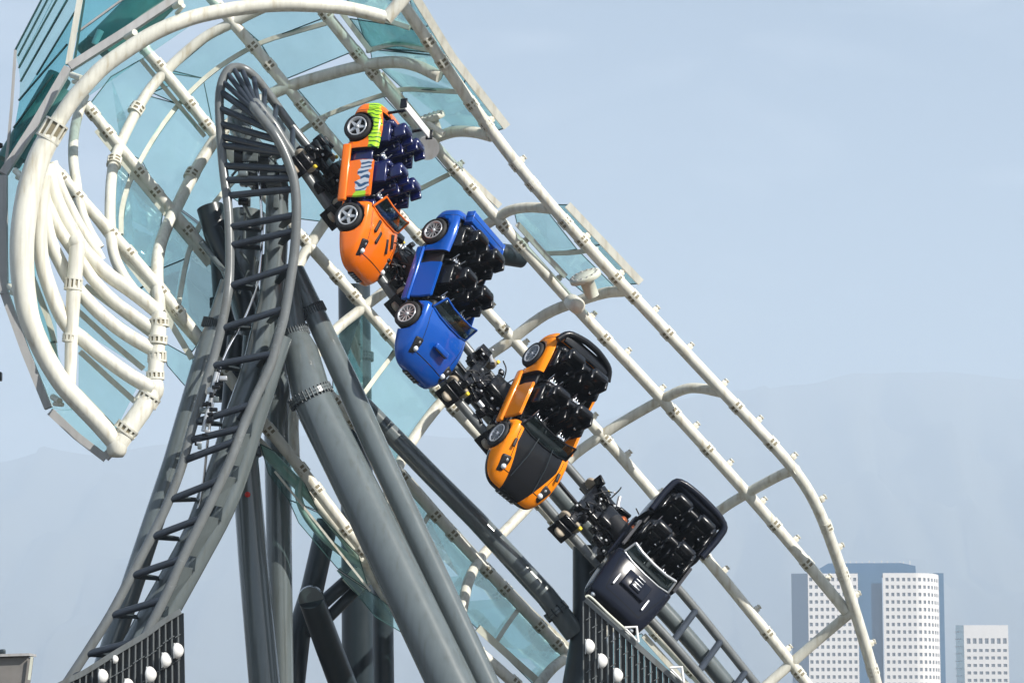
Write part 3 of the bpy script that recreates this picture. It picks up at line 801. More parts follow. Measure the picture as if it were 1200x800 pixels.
# glass behind the lower arcs, with its frames
fpane([(40, 300, 44.9), (64, 330, 44.9), (70, 462, 44.8), (36, 380, 44.8)])
fpane([(92, 340, 45.0), (182, 405, 45.1), (178, 440, 45.1), (92, 385, 45.0)])
fpane([(92, 400, 44.9), (160, 455, 45.0), (135, 505, 44.9), (92, 462, 44.9)])
for pl in ([(92, 365), (130, 400), (168, 432)], [(94, 412), (130, 445), (158, 470)], [(92, 458), (132, 500)], [(38, 325), (56, 372), (64, 402)], [(100, 335), (140, 365), (176, 392)], [(62, 400), (66, 430), (68, 445)]):
    MB().ribbon([P(x, y, 44.8) for x, y in pl], .09, .06).build('glazing_bar', CREAM, canopy)

# stepped glass lantern at the upper left, seen from outside
LQ = [(17, 60), (55, -10), (94, -10), (79, 77), (7, 196), (10, 160)]
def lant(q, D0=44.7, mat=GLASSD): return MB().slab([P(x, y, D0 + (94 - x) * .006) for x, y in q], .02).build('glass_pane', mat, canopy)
lant([(18, 60), (51, 0), (57, -10), (68, -12), (22, 78)], mat=GLASS); lant([(22, 78), (68, -12), (84, -12), (24, 94)], mat=GLASS)
lant([(24, 94), (84, -12), (94, -12), (90, 10), (43, 88), (23, 118)], mat=GLASS)
lant([(23, 118), (43, 88), (90, 10), (79, 77), (60, 108), (14, 170)]); lant([(14, 170), (60, 108), (8, 196)])
MB().ribbon([P(18, 59, 45.0), P(14, 120, 45.0), (P(9, 175, 45.0)), P(5, 204, 45.0)], .04, .05).build('glazing_bar', BEAM, canopy)
for a in ((55, -12, 18, 59), (62, -12, 21, 66), (73, -12, 22, 80), (86, -12, 24, 96), (88, 14, 43, 88), (79, 52, 22, 118), (62, 88, 16, 150), (60, 108, 10, 186)):
    MB().bar(P(a[0], a[1], 44.66 + (94 - a[0]) * .006), P(a[2], a[3], 44.66 + (94 - a[2]) * .006), .022, .05).build('glazing_bar', GASKET, canopy)
MB().bar(P(96, -14, 44.5), P(80, 76, 44.5), .085, .08).build('lantern_post', WHITE, canopy)
MB().bar(P(101, -14, 44.6), P(87, 74, 44.6), .03, .05).build('glazing_bar', GASKET, canopy)
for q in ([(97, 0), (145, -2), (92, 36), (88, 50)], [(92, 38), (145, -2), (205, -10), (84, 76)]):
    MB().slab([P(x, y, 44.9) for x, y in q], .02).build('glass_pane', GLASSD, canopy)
MB().bar(P(146, -2, 44.85), P(91, 38, 44.85), .03, .05).build('glazing_bar', BEAM, canopy)
# the lantern's own inside structure seen through its glass: dark green steel
DG = M('dark_green_steel', (.05, .17, .155), .5, noise=.2)
for a in ((10, 190, 70, 90, 30), (30, 190, 78, 108, 20), (120, 60, 190, -10, 50), (95, 60, 130, 30, 16)):
    MB().tube([P(a[0], a[1], 45.4), P(a[2], a[3], 45.6)], px_r(a[4]), 12).build('inner_strut', DG, canopy)
MB().tube([P(118, 36, 45.1), P(111, 52, 45.1)], .06, 10).build('inner_strut', WHITEP, canopy)

# round flanged seats where the outer steelwork holds the canopy, with bolts
def flange_seat(cx, cy, rx, D, tilt, w2):
    c = P(cx, cy, D); ax = Vector(tilt).normalized()
    mb = MB(); mb.lathe([(0, .05), (rx * .98, .05), (rx, .03), (rx, -.03), (rx * .9, -.04), (rx * .45, -.05), (rx * .42, -.35)], c, ax, 28)
    X = ax.orthogonal().normalized(); Y = ax.cross(X)
    for k in range(14):
        a = 2 * math.pi * k / 14; q = c + (X * math.cos(a) + Y * math.sin(a)) * rx * .82
        mb.tube([q + ax * .04, q + ax * .065], .02, 8, 1)
    return mb.build('flange_seat', [CREAM, BEAM], canopy)
flange_seat(506, 138, .23, 47.0, (-.3, -.35, .88), 0)
flange_seat(686, 325, .27, 46.6, (-.35, -.4, .85), 0)
MB().tube([P(494, 140, 46.9), P(520, 157, 46.7)], .05, 10).build('bracket', WHITE, canopy)
# pipe end plate facing us on purlin D, and the arm it belongs to
MB().lathe([(0, 0), (px_r(29), 0), (px_r(29), .05), (px_r(24), .07), (px_r(22), 1.6)], P(501, 174, 46.6), (-.15, 1, .45), 32, smooth=False).build('end_plate', BEAM, canopy)
MB().lathe([(0, 0), (px_r(14), .02), (px_r(20), .09), (px_r(20), .8)], P(677, 359, 46.9), (-.1, 1, .25), 28).build('end_plate', WHITE, canopy)
# ================================================================== TRACK
# pixel, distance of both rails in order of travel (outer = left rail of the climb)
OUT = [(60, 830, 44.0), (78, 800, 44.1), (103, 762, 44.15), (130, 719, 44.2), (156, 670, 44.3), (182, 620, 44.4), (198, 586, 44.45), (213, 546, 44.5), (224, 505, 44.6), (236, 465, 44.7), (250, 420, 44.8), (259, 385, 44.85), (266, 350, 44.9), (269, 320, 45.0), (269, 280, 45.1), (267, 240, 45.2), (262, 200, 45.3), (259, 165, 45.4), (257, 120, 45.5), (260, 97, 45.55), (267, 83, 45.6), (276, 79, 45.65), (288, 82, 45.7), (300, 92, 45.8), (312, 107, 45.9), (325, 125, 46.0), (341, 147, 46.05), (360, 171, 46.1), (400, 222, 46.2), (450, 286, 46.3), (500, 349, 46.4), (545, 405, 46.55), (569, 434, 46.6), (620, 495, 46.8), (677, 560, 47.0), (713, 602, 47.1), (760, 652, 47.25), (809, 706, 47.4), (884, 799, 47.65), (960, 895, 47.9)]
INN = [(140, 830, 43.85), (154, 780, 43.9), (179, 728, 44.0), (197, 692, 44.05), (214, 654, 44.1), (240, 602, 44.2), (267, 546, 44.3), (281, 510, 44.4), (296, 473, 44.5), (316, 430, 44.6), (325, 400, 44.65), (333, 370, 44.7), (340, 330, 44.75), (345, 295, 44.8), (347, 262, 44.8), (347, 235, 44.8), (344, 210, 44.8), (337, 188, 44.8), (329, 170, 44.8), (320, 155, 44.8), (312, 145, 44.85), (304, 135, 44.9), (299, 129, 45.0), (296, 124, 45.1), (297, 121, 45.15), (300, 121, 45.15), (304, 125, 45.15), (311, 134, 45.15), (322, 148, 45.15), (338, 174, 45.2), (365, 214, 45.3), (410, 278, 45.4), (460, 346, 45.5), (520, 449, 45.7), (540, 473, 45.75), (590, 532, 45.9), (635, 587, 46.1), (680, 638, 46.25), (730, 692, 46.4), (782, 747, 46.55), (830, 802, 46.7), (910, 895, 46.95)]
track = empty('coaster_track', (0, 0, 0), 'dark grey tubular coaster track climbing at left, cresting, then diving down to the right', 'coaster track')
def rail3(pl): return smooth_pts([P(*p) for p in pl], 6)
ro, ri = rail3(OUT), rail3(INN)
MB().tube(ro, px_r(11), 14).build('rail', RAILM, track)
MB().tube(ri, px_r(11.5), 14).build('rail', RAILM, track)
def near(pl, x, y, lo=0, hi=10**6):
    best = None
    for i, (a, b_) in enumerate(zip(pl, pl[1:])):
        if i < lo or i >= hi: continue
        dx, dy = b_[0] - a[0], b_[1] - a[1]; t = max(0, min(1, ((x - a[0]) * dx + (y - a[1]) * dy) / (dx * dx + dy * dy + 1e-9)))
        q = (a[0] + dx * t, a[1] + dy * t, a[2] + (b_[2] - a[2]) * t); d = math.hypot(q[0] - x, q[1] - y)
        if best is None or d < best[0]: best = (d, q, i + t)
    return best
TIES = [(84, 792, 140, 780), (101, 767, 165, 747), (130, 722, 192, 702), (154, 675, 214, 654), (177, 629, 239, 607), (198, 586, 260, 562), (216, 540, 278, 515), (232, 519, 282, 500), (240, 499, 294, 473), (264, 434, 314, 412), (262, 386, 328, 360), (268, 336, 338, 311), (271, 288, 342, 270), (272, 266, 342, 252), (270, 229, 342, 222), (274, 210, 340, 210), (266, 194, 338, 199), (263, 170, 330, 181), (262, 160, 330, 178), (262, 145, 323, 166), (260, 127, 316, 154), (260, 108, 310, 147), (262, 96, 303, 134), (267, 86, 303, 131), (274, 81, 304, 135), (283, 82, 306, 137), (295, 92, 305, 136), (308, 106, 311, 140), (323, 124, 322, 156), (343, 150, 340, 182)]
dbx = TIES[-1]
ncl = len(TIES)
s_o = grid_line([(p[0], p[1]) for p in OUT[26:]], 21)
desc = []
for (x, y) in s_o[1:]:
    # partner on the lower rail: across the gauge
    desc.append((x, y, x - 30, y + 40))
SP = []
for i, (ox, oy, ix, iy) in enumerate(TIES + desc):
    if i < 22: so_ = near(OUT, ox, oy, 0, 21); si_ = near(INN, ix, iy, 0, 22)
    elif i < ncl: so_ = near(OUT, ox, oy, 17, 27); si_ = near(INN, ix, iy, 19, 30)
    else: so_ = near(OUT, ox, oy, 26); si_ = near(INN, ix, iy, 27)
    a = P(*so_[1]); b_ = P(*si_[1])
    if i >= ncl and a.z < .5: continue
    # rail direction
    k = int(so_[2]); T0 = (P(*OUT[k + 1]) - P(*OUT[k])).normalized()
    N = T0.cross(b_ - a).normalized()
    if N.y < 0: N = -N                          # away from us: the spine's side
    if i >= ncl: N = Vector((.05, 1, -.22)).normalized()
    depth = .62 if i < ncl else .42
    c = (a + b_) / 2 + N * depth
    SP.append((i, c))
    MB().tube([a, b_], px_r(8.5 if i < 22 or i >= ncl else 6.5), 12).build('tie', TIEM, track)
    if not (18 <= i < ncl) and i not in (6, 7, 14, 15):
        g = MB()
        for e, f in ((a, b_), (b_, a)):
            th = .02; A = e + (f - e) * .04; Bq = e + (f - e) * .30 + N * .22; Cq = c + (e - c) * .12
            n_ = T0 * th
            pts = [A, e + (f - e) * .16, Bq, c + (e - c).normalized() * .2 - N * .12, c + (e - c).normalized() * .26 + N * .03, A + N * .12 ]
            g.slab(pts, .03)
        g.build('gusset', STEELD, track)
asc = [c for i, c in SP if i < 22]
# spine goes up, over the crest and down
crest = [P(281, 150, 46.1), P(285, 128, 46.3), P(300, 128, 46.6), P(325, 152, 46.7)]
asc_s = [asc[0] + (asc[0] - asc[2]) * .8] + [asc[k] for k in (0, 2, 4, 5, 6, 8, 9, 10, 11, 12, 14, 16)] + crest
MB().tube(smooth_pts(asc_s, 5), [px_r(34)] + [px_r(31)] * 0 + [px_r(24)], 20).build('spine', STEEL, track)
dsc = [c for i, c in SP if i >= ncl]
MB().tube(smooth_pts([crest[-1]] + dsc[1::2], 4), px_r(21), 20).build('spine', STEEL, track)
# side plate beam along the right rail of the climb
SB = [(340, 395, 45.0), (322, 450, 44.9), (306, 500, 44.85), (290, 552, 44.8), (271, 600, 44.7), (240, 658, 44.6), (208, 716, 44.5), (180, 770, 44.4)]
MB().tube(smooth_pts([P(x - 9, y, D) for x, y, D in SB], 4), px_r(23), 16).build('side_beam', STEEL, track)
mb = MB()
q = 0
for (x, y, D) in SB[1:7]:
    mb.slab([P(x - 18, y + 4, D - .22), P(x - 10, y - 6, D - .2), P(x - 12, y + 12, D - .2)], .02)
mb.build('gusset', STEELD, track)
for (x, y, D), (x2, y2, D2) in zip(SB[2:7], SB[3:8]):
    r0 = near(INN, x - 20, y, 0, 12)[1]; r1 = near(INN, x2 - 20, y2, 0, 12)[1]
    MB().slab([P(r0[0], r0[1] + 8, r0[2] + .05), P(x - 9, y + 8, D - .1), P(x2 - 9, y2 - 6, D2 - .1), P(r1[0], r1[1] - 6, r1[2] + .05)], .03).build('web_plate', STEEL, track)
# power rail and cable run between the ties of the climb
MB().tube(smooth_pts([P(x, y, D) for x, y, D in ((170, 745, 44.6), (190, 695, 44.6), (214, 640, 44.7), (235, 585, 44.75), (243, 520, 44.6), (250, 470, 44.6), (262, 420, 44.8), (288, 370, 45.1), (302, 330, 45.1), (307, 280, 45.2), (306, 240, 45.2), (303, 200, 45.2))], 5), .022, 8).build('power_rail', CHROME, track)
MB().tube([P(254, 436, 44.5), P(238, 505, 44.4)], .035, 10).build('power_rail', SILVER, track)
mb = MB()
for k in range(24):
    p = P(random.uniform(226, 252), 0, 44.5); yy = random.uniform(425, 528)
    xx = 262 - (yy - 430) * .32 + random.uniform(-7, 7)
    mb.rbox(P(xx, yy, random.uniform(44.3, 44.6)), random.uniform(.04, .14), random.uniform(.04, .12), random.uniform(.04, .12), .01, mi=random.choice((0, 0, 1, 2)))
mb.build('brake_unit', [BLACK, STEEL, SILVER], track, kind='stuff')
mb = MB()
for k in range(18):
    yy = random.uniform(165, 250); xx = random.uniform(278, 330)
    mb.rbox(P(xx, yy, random.uniform(45.3, 45.9)), random.uniform(.06, .3), random.uniform(.06, .2), random.uniform(.05, .3), .015, mi=random.choice((0, 1, 1, 2)))
for k in range(12):
    yy = random.uniform(150, 330); xx = random.uniform(276, 335)
    mb.tube([P(xx, yy, 45.5), P(xx + random.uniform(-16, 16), yy + random.uniform(12, 40), 45.6)], .022, 8, 2)
mb.build('hanger_steelwork', [BLACK, STEEL, STEEL], track, kind='stuff')
for k in (15,):
    for e in ((285, 204), (333, 204)):
        MB().rbox(P(e[0], e[1], 44.95), .16, .12, .1, .03).build('rail_splice', STEEL, track)
# small tabs at tie ends
# ================================================================== STEEL COLUMNS
GRP = 'grey steel support tubes under the coaster track'
def bolts_ring(c, t, r, n, parent, mat=STEEL, w=.045, name='flange'):
    X = t.orthogonal().normalized(); Y = t.cross(X); mb = MB()
    mb.tube([c - t * w, c - t * .006], r * 1.10, 40, 0, smooth=False); mb.tube([c + t * .006, c + t * w], r * 1.10, 40, 0, smooth=False)
    mb.tube([c - t * .006, c + t * .006], r * 1.07, 40, 1, smooth=False)
    for k in range(n):
        a = 2 * math.pi * k / n; d = X * math.cos(a) + Y * math.sin(a); q = c + d * r * 1.06
        mb.tube([q - t * (w + .035), q + t * (w + .035)], .017, 6, 1)
    return mb.build(name, [mat, STEELD], parent)
def column(label, pts, dias, flanges=(), mat=STEEL, to_ground=True, group=GRP, name='support_column', sides=40, nb=32):
    w = [P(*p) for p in pts]
    if to_ground:
        t = (w[-1] - w[-2]).normalized()
        if t.z > 0: t = -t
        k = (w[-1].z) / max(.05, -t.z); w.append(w[-1] + t * k); dias = list(dias) + [dias[-1]]
    root = empty(name, w[-1] if to_ground else w[0], label, 'support column', group)
    inv = Matrix.Translation(-Vector(root.location))
    mb = MB(); mb.tube(w, [px_r(d, p.y) for d, p in zip(dias, w)], sides)
    o = mb.build('pipe', mat, root); o.matrix_parent_inverse = inv
    for (fx, fy, fD, fd, tx, ty) in flanges:
        c = P(fx, fy, fD); t = (P(tx, ty, fD - 0.0) - c).normalized()
        o = bolts_ring(c, t, px_r(fd, fD), nb, root, mat); o.matrix_parent_inverse = inv
    return root
big = column('widest grey steel column with two bolted flanges, leaning from the crest down to centre bottom', [(338, 330, 45.9), (346, 390, 45.5), (352, 412, 45.4), (366, 468, 45.1), (427, 590, 44.5), (528, 800, 43.6)], [27, 28, 42, 48, 51, 55],
       [(346, 390, 45.5, 30, 350, 402), (364, 464, 45.1, 50, 369, 474)])
c2 = column('slimmer bright-lit grey column just right of the widest leaning column', [(345, 318, 46.0), (367, 364, 45.8), (412, 460, 45.3), (442, 527, 45.0), (569, 797, 43.8)], [25, 26, 29, 29, 28], [(367, 364, 45.8, 27, 371, 372)])
column('long leaning column behind the left rail of the climbing track', [(268, 330, 45.6), (254, 372, 45.6), (243, 405, 45.5), (203, 542, 45.3), (150, 700, 45.1), (118, 795, 45.0)], [20, 20, 24, 25, 26, 27], [(250, 380, 45.6, 24, 247, 390)])
column('near upright column with a small red spot, left of the wide leaning columns', [(300, 380, 46.0), (287, 540, 45.9), (297, 660, 45.8), (310, 800, 45.7)], [30, 32, 35, 37], [(286, 532, 45.9, 36, 288, 544)])
o = MB().lathe([(0, 0), (.045, 0), (.045, -.03)], P(290, 579, 45.62), (0, -1, .1), 12).build('red_spot', REDM, None, label='small round red reflector on the upright grey column', cat='reflector')
column('shaded upright column behind the red-spotted one', [(318, 300, 47.0), (325, 480, 46.9), (327, 640, 46.8), (330, 800, 46.8)], [30, 33, 30, 28])
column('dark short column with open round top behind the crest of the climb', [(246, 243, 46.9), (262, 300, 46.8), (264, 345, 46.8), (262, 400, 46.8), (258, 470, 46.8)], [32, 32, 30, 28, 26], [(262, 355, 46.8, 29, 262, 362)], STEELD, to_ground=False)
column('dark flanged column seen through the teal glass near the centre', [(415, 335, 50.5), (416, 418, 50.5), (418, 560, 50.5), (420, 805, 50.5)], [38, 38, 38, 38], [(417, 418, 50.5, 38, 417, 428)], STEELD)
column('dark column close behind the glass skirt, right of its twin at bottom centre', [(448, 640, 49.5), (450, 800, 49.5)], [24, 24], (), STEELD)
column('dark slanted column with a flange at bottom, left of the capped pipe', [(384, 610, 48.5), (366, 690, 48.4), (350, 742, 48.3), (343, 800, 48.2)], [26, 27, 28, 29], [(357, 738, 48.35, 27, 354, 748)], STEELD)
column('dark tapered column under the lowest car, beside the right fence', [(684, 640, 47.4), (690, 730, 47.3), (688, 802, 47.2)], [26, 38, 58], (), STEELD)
# end-capped pipe with its cross arm and seat
cp = column('short dark green pipe with flat round end cap facing us at bottom centre', [(365, 702, 46.9), (383, 752, 47.6), (402, 802, 48.2)], [30, 31, 32], (), STEELD)
inv = Matrix.Translation(-Vector(cp.location))
for args in (('cap', MB().lathe([(0, .0), (px_r(30), 0), (px_r(31), .03), (px_r(31), .1)], P(364, 702, 46.85), (.05, .95, .3), 32, smooth=False), STEEL),
             ('cross_arm', MB().tube([P(376, 708, 47.2), P(412, 676, 47.6)], px_r(17), 18).tube([P(384, 724, 47.3), P(424, 684, 47.7)], px_r(14), 18), STEELD),
             ('seat_plate', MB().bar(P(398, 667, 47.5), P(424, 694, 47.5), .5, .07, Vector((0, 1, 0))), BEAM),
             ('seat_block', MB().bar(P(409, 672, 47.5), P(427, 690, 47.5), .4, .3, Vector((0, 1, 0))).bar(P(420, 664, 47.6), P(434, 680, 47.6), .3, .2, Vector((0, 1, 0))), CREAM)):
    o = args[1].build(args[0], args[2], cp); o.matrix_parent_inverse = inv
# long sloping strut to the lowest column, collar halfway
st = column('long sloping grey strut running from the centre columns down right to the dark tapered column', [(425, 474, 47.0), (505, 556, 47.0), (558, 609, 47.0), (640, 698, 47.1), (674, 742, 47.2)], [22, 23, 24, 25, 26], [(652, 716, 47.12, 26, 660, 726)], STEEL, to_ground=False, nb=10)
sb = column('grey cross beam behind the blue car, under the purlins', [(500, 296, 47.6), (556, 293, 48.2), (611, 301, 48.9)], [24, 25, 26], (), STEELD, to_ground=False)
# bracing between the climbing track and the columns
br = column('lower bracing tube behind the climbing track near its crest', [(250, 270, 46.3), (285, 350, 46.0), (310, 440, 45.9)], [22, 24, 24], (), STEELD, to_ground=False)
br = column('pale lit tube inside the climbing track below the crest', [(290, 250, 46.6), (282, 330, 46.4), (300, 400, 46.2)], [44, 40, 36], (), STEEL, to_ground=False)
br = column('thin diagonal brace beside the left rail of the climb', [(236, 284, 46.2), (263, 318, 45.9), (268, 330, 45.8)], [7, 7, 7], (), STEEL, to_ground=False)
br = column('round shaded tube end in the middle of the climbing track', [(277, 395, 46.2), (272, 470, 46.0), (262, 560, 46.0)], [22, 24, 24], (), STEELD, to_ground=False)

# ================================================================== TRAIN
def cut(o, boxes, cyls):
    """subtract real openings from a shell and return its final mesh"""
    tmp = []
    for kind, a in [('b', x) for x in boxes] + [('c', x) for x in cyls]:
        mb = MB()
        if kind == 'b':
            (x0, x1, y0, y1, z0, z1) = a
            mb.box(((x0 + x1) / 2, (y0 + y1) / 2, (z0 + z1) / 2), x1 - x0, y1 - y0, z1 - z0)
        else:
            (x, y0, y1, z, r) = a
            mb.tube([(x, y0, z), (x, y1, z)], r, 28, smooth=False)
        c = mb.build('cutter', MATTE); c.parent = o.parent
        bmx = bmesh.new(); bmx.from_mesh(c.data); bmesh.ops.remove_doubles(bmx, verts=bmx.verts, dist=1e-5); bmesh.ops.recalc_face_normals(bmx, faces=bmx.faces); bmx.to_mesh(c.data); bmx.free()
        m = o.modifiers.new('cut', 'BOOLEAN'); m.object = c; m.operation = 'DIFFERENCE'; m.solver = 'EXACT'
        tmp.append(c)
    bpy.context.view_layer.update(); dg = bpy.context.evaluated_depsgraph_get()
    me = bpy.data.meshes.new_from_object(o.evaluated_get(dg))
    o.modifiers.clear(); o.data = me
    for c in tmp: bpy.data.objects.remove(c, do_unlink=True)

def loft_half(stations):
    """car body shell from stations (x, half width, z bottom, z shoulder, z top)"""
    rings = []
    for (x, w, zb, zs, zt) in stations:
        hp = [(.55 * w, zb), (.9 * w, zb + .01), (w, zb + .09), (w * 1.0, (zb + zs) / 2), (w * .985, zs - .05), (.93 * w, zs + .005), (.78 * w, zt), (.4 * w, zt + .02)]
        ring = [(x, y, z) for y, z in hp] + [(x, 0, zt + .028)] + [(x, -y, z) for y, z in hp[::-1]] + [(x, 0, zb)]
        rings.append(ring)
    return rings
def body_shell(name, stations, root, mats, sub=2):
    rings = loft_half(stations); n = len(rings[0]); vs = [v for r_ in rings for v in r_]; fs = []
    for i in range(len(rings) - 1):
        for k in range(n):
            k2 = (k + 1) % n; fs.append([i * n + k, (i + 1) * n + k, (i + 1) * n + k2, i * n + k2])
    fs.append(list(range(n))); fs.append([(len(rings) - 1) * n + k for k in range(n)][::-1])
    mb = MB(); mb.add(vs, fs, 0, True); o = mb.build(name, mats, root)
    bm = bmesh.new(); bm.from_mesh(o.data); bmesh.ops.recalc_face_normals(bm, faces=bm.faces); bm.to_mesh(o.data); bm.free()
    s = o.modifiers.new('s', 'SUBSURF'); s.levels = sub; s.render_levels = sub
    return o
SPORT = [(-1.30, .46, .22, .46, .50), (-1.28, .54, .16, .52, .56), (-1.15, .61, .10, .59, .63), (-.8, .655, .05, .62, .68), (-.45, .63, .04, .57, .62), (0, .62, .04, .55, .58), (.45, .63, .04, .56, .60), (.8, .655, .05, .57, .61), (1.1, .635, .05, .50, .54), (1.32, .60, .06, .41, .45), (1.47, .53, .08, .31, .35), (1.55, .44, .10, .23, .27), (1.58, .36, .13, .19, .21)]
MUSCLE = [(-1.26, .52, .20, .56, .62), (-1.22, .58, .14, .58, .66), (-1.0, .63, .08, .60, .69), (-.6, .64, .05, .60, .68), (0, .635, .04, .58, .64), (.5, .64, .04, .58, .66), (.9, .64, .05, .57, .65), (1.2, .62, .07, .54, .61), (1.40, .60, .10, .50, .56), (1.50, .56, .12, .46, .51), (1.53, .50, .18, .42, .45)]

def wheel(root, x, y, style, side):
    mb = MB(); R = .235; W = .17
    mb.lathe([(R * .68, -W / 2), (R * .9, -W / 2), (R, -W / 2 + .03), (R, W / 2 - .03), (R * .9, W / 2), (R * .70, W / 2 - .01), (R * .68, W / 2 - .05)], (0, 0, 0), (0, side, 0), 32)
    for k in range(0): pass
    w = mb.build('wheel', RUBBER, root); w.matrix_local = Matrix.Translation((x, y, .235))
    rm = MB()
    rm.lathe([(R * .60, W / 2 - .07), (R * .62, W / 2 - .005), (R * .72, W / 2 + .002), (R * .72, W / 2 - .03)], (0, 0, 0), (0, side, 0), 32, 0)
    rm.lathe([(0, W / 2 - .07), (R * .66, W / 2 - .07)], (0, 0, 0), (0, side, 0), 32, 1)
    n = 5 if style == 5 else 12
    for k in range(n):
        a = 2 * math.pi * k / n + .2; d = Vector((math.cos(a), 0, math.sin(a))); t = Vector((-d.z, 0, d.x)); Y = Vector((0, side, 0))
        if style == 5:
            c0 = Y * (W / 2 - .02)
            rm.add([c0 + d * .02 + t * .03, c0 + d * .02 - t * .03, c0 + d * R * .66 - t * .014, c0 + d * R * .66 + t * .014] + [c0 - Y * .03 + d * .02 + t * .03, c0 - Y * .03 + d * .02 - t * .03, c0 - Y * .03 + d * R * .66 - t * .014, c0 - Y * .03 + d * R * .66 + t * .014],
                   [[0, 1, 2, 3], [0, 4, 5, 1], [1, 5, 6, 2], [2, 6, 7, 3], [3, 7, 4, 0]], 0)
        else:
            rm.bar(Y * (W / 2 - .03) + d * .02, Y * (W / 2 - .02) + d * R * .64, .014, .02, t)
    rm.lathe([(0, W / 2 + .0), (.03, W / 2 - .002), (.035, W / 2 - .03)], (0, 0, 0), (0, side, 0), 16, 0)
    rm.build('rim', [SILVER, MATTE], w)
def seat(root, x, y, mat):
    mb = MB()
    mb.rbox((x + .14, y, .30), .40, .40, .12, .04)                       # cushion
    mb.rbox((x + .14, y - .19, .36), .38, .06, .16, .025); mb.rbox((x + .14, y + .19, .36), .38, .06, .16, .025)
    R = Matrix.Rotation(-.22, 3, 'Y')
    mb.rbox((x - .10, y, .58), .12, .40, .58, .05, rot=R)
    for s in (-1, 1): mb.rbox((x - .03, y + s * .19, .58), .20, .07, .50, .03, rot=R)
    mb.rbox((x - .21, y, .98), .15, .33, .24, .05, rot=R)
    for s in (-1, 1): mb.rbox((x - .13, y + s * .16, .98), .20, .06, .22, .022, rot=R)
    mb.rbox((x - .20, y, .52), .08, .50, .70, .04, rot=R)
    for s in (-1, 1): mb.rbox((x - .04, y + s * .11, .78), .06, .05, .18, .02, rot=R)
    mb.v = [(vx, vy, .24 + (vz - .24) * .88) for vx, vy, vz in mb.v]
    o = mb.build('seat', mat, root)
    b = MB(); b.tube(smooth_pts([(x + .30, y - .15, .32), (x + .26, y - .14, .52), (x + .22, y, .56), (x + .26, y + .14, .52), (x + .30, y + .15, .32)], 4), .022, 8)
    b.rbox((x + .22, y, .57), .07, .16, .05, .015, mi=1); b.tube([(x + .22, y - .1, .57), (x + .14, y - .1, .68)], .013, 8, 1); b.tube([(x + .22, y + .1, .57), (x + .14, y + .1, .68)], .013, 8, 1)
    b.rbox((x + .3, y, .42), .03, .08, .1, .01, mi=1)
    for k in (-1, 0, 1): b.rbox((x + .20 + .02 * k, y + .05 * k, .60), .09, .016, .016, .004, mi=1)  # bright slips added to give glints by the grips
    b.rbox((x - .02, y + .10, .70), .05, .05, .02, .006, mi=1)
    b.build('lap_bar', [BLACK, CHROME], o)
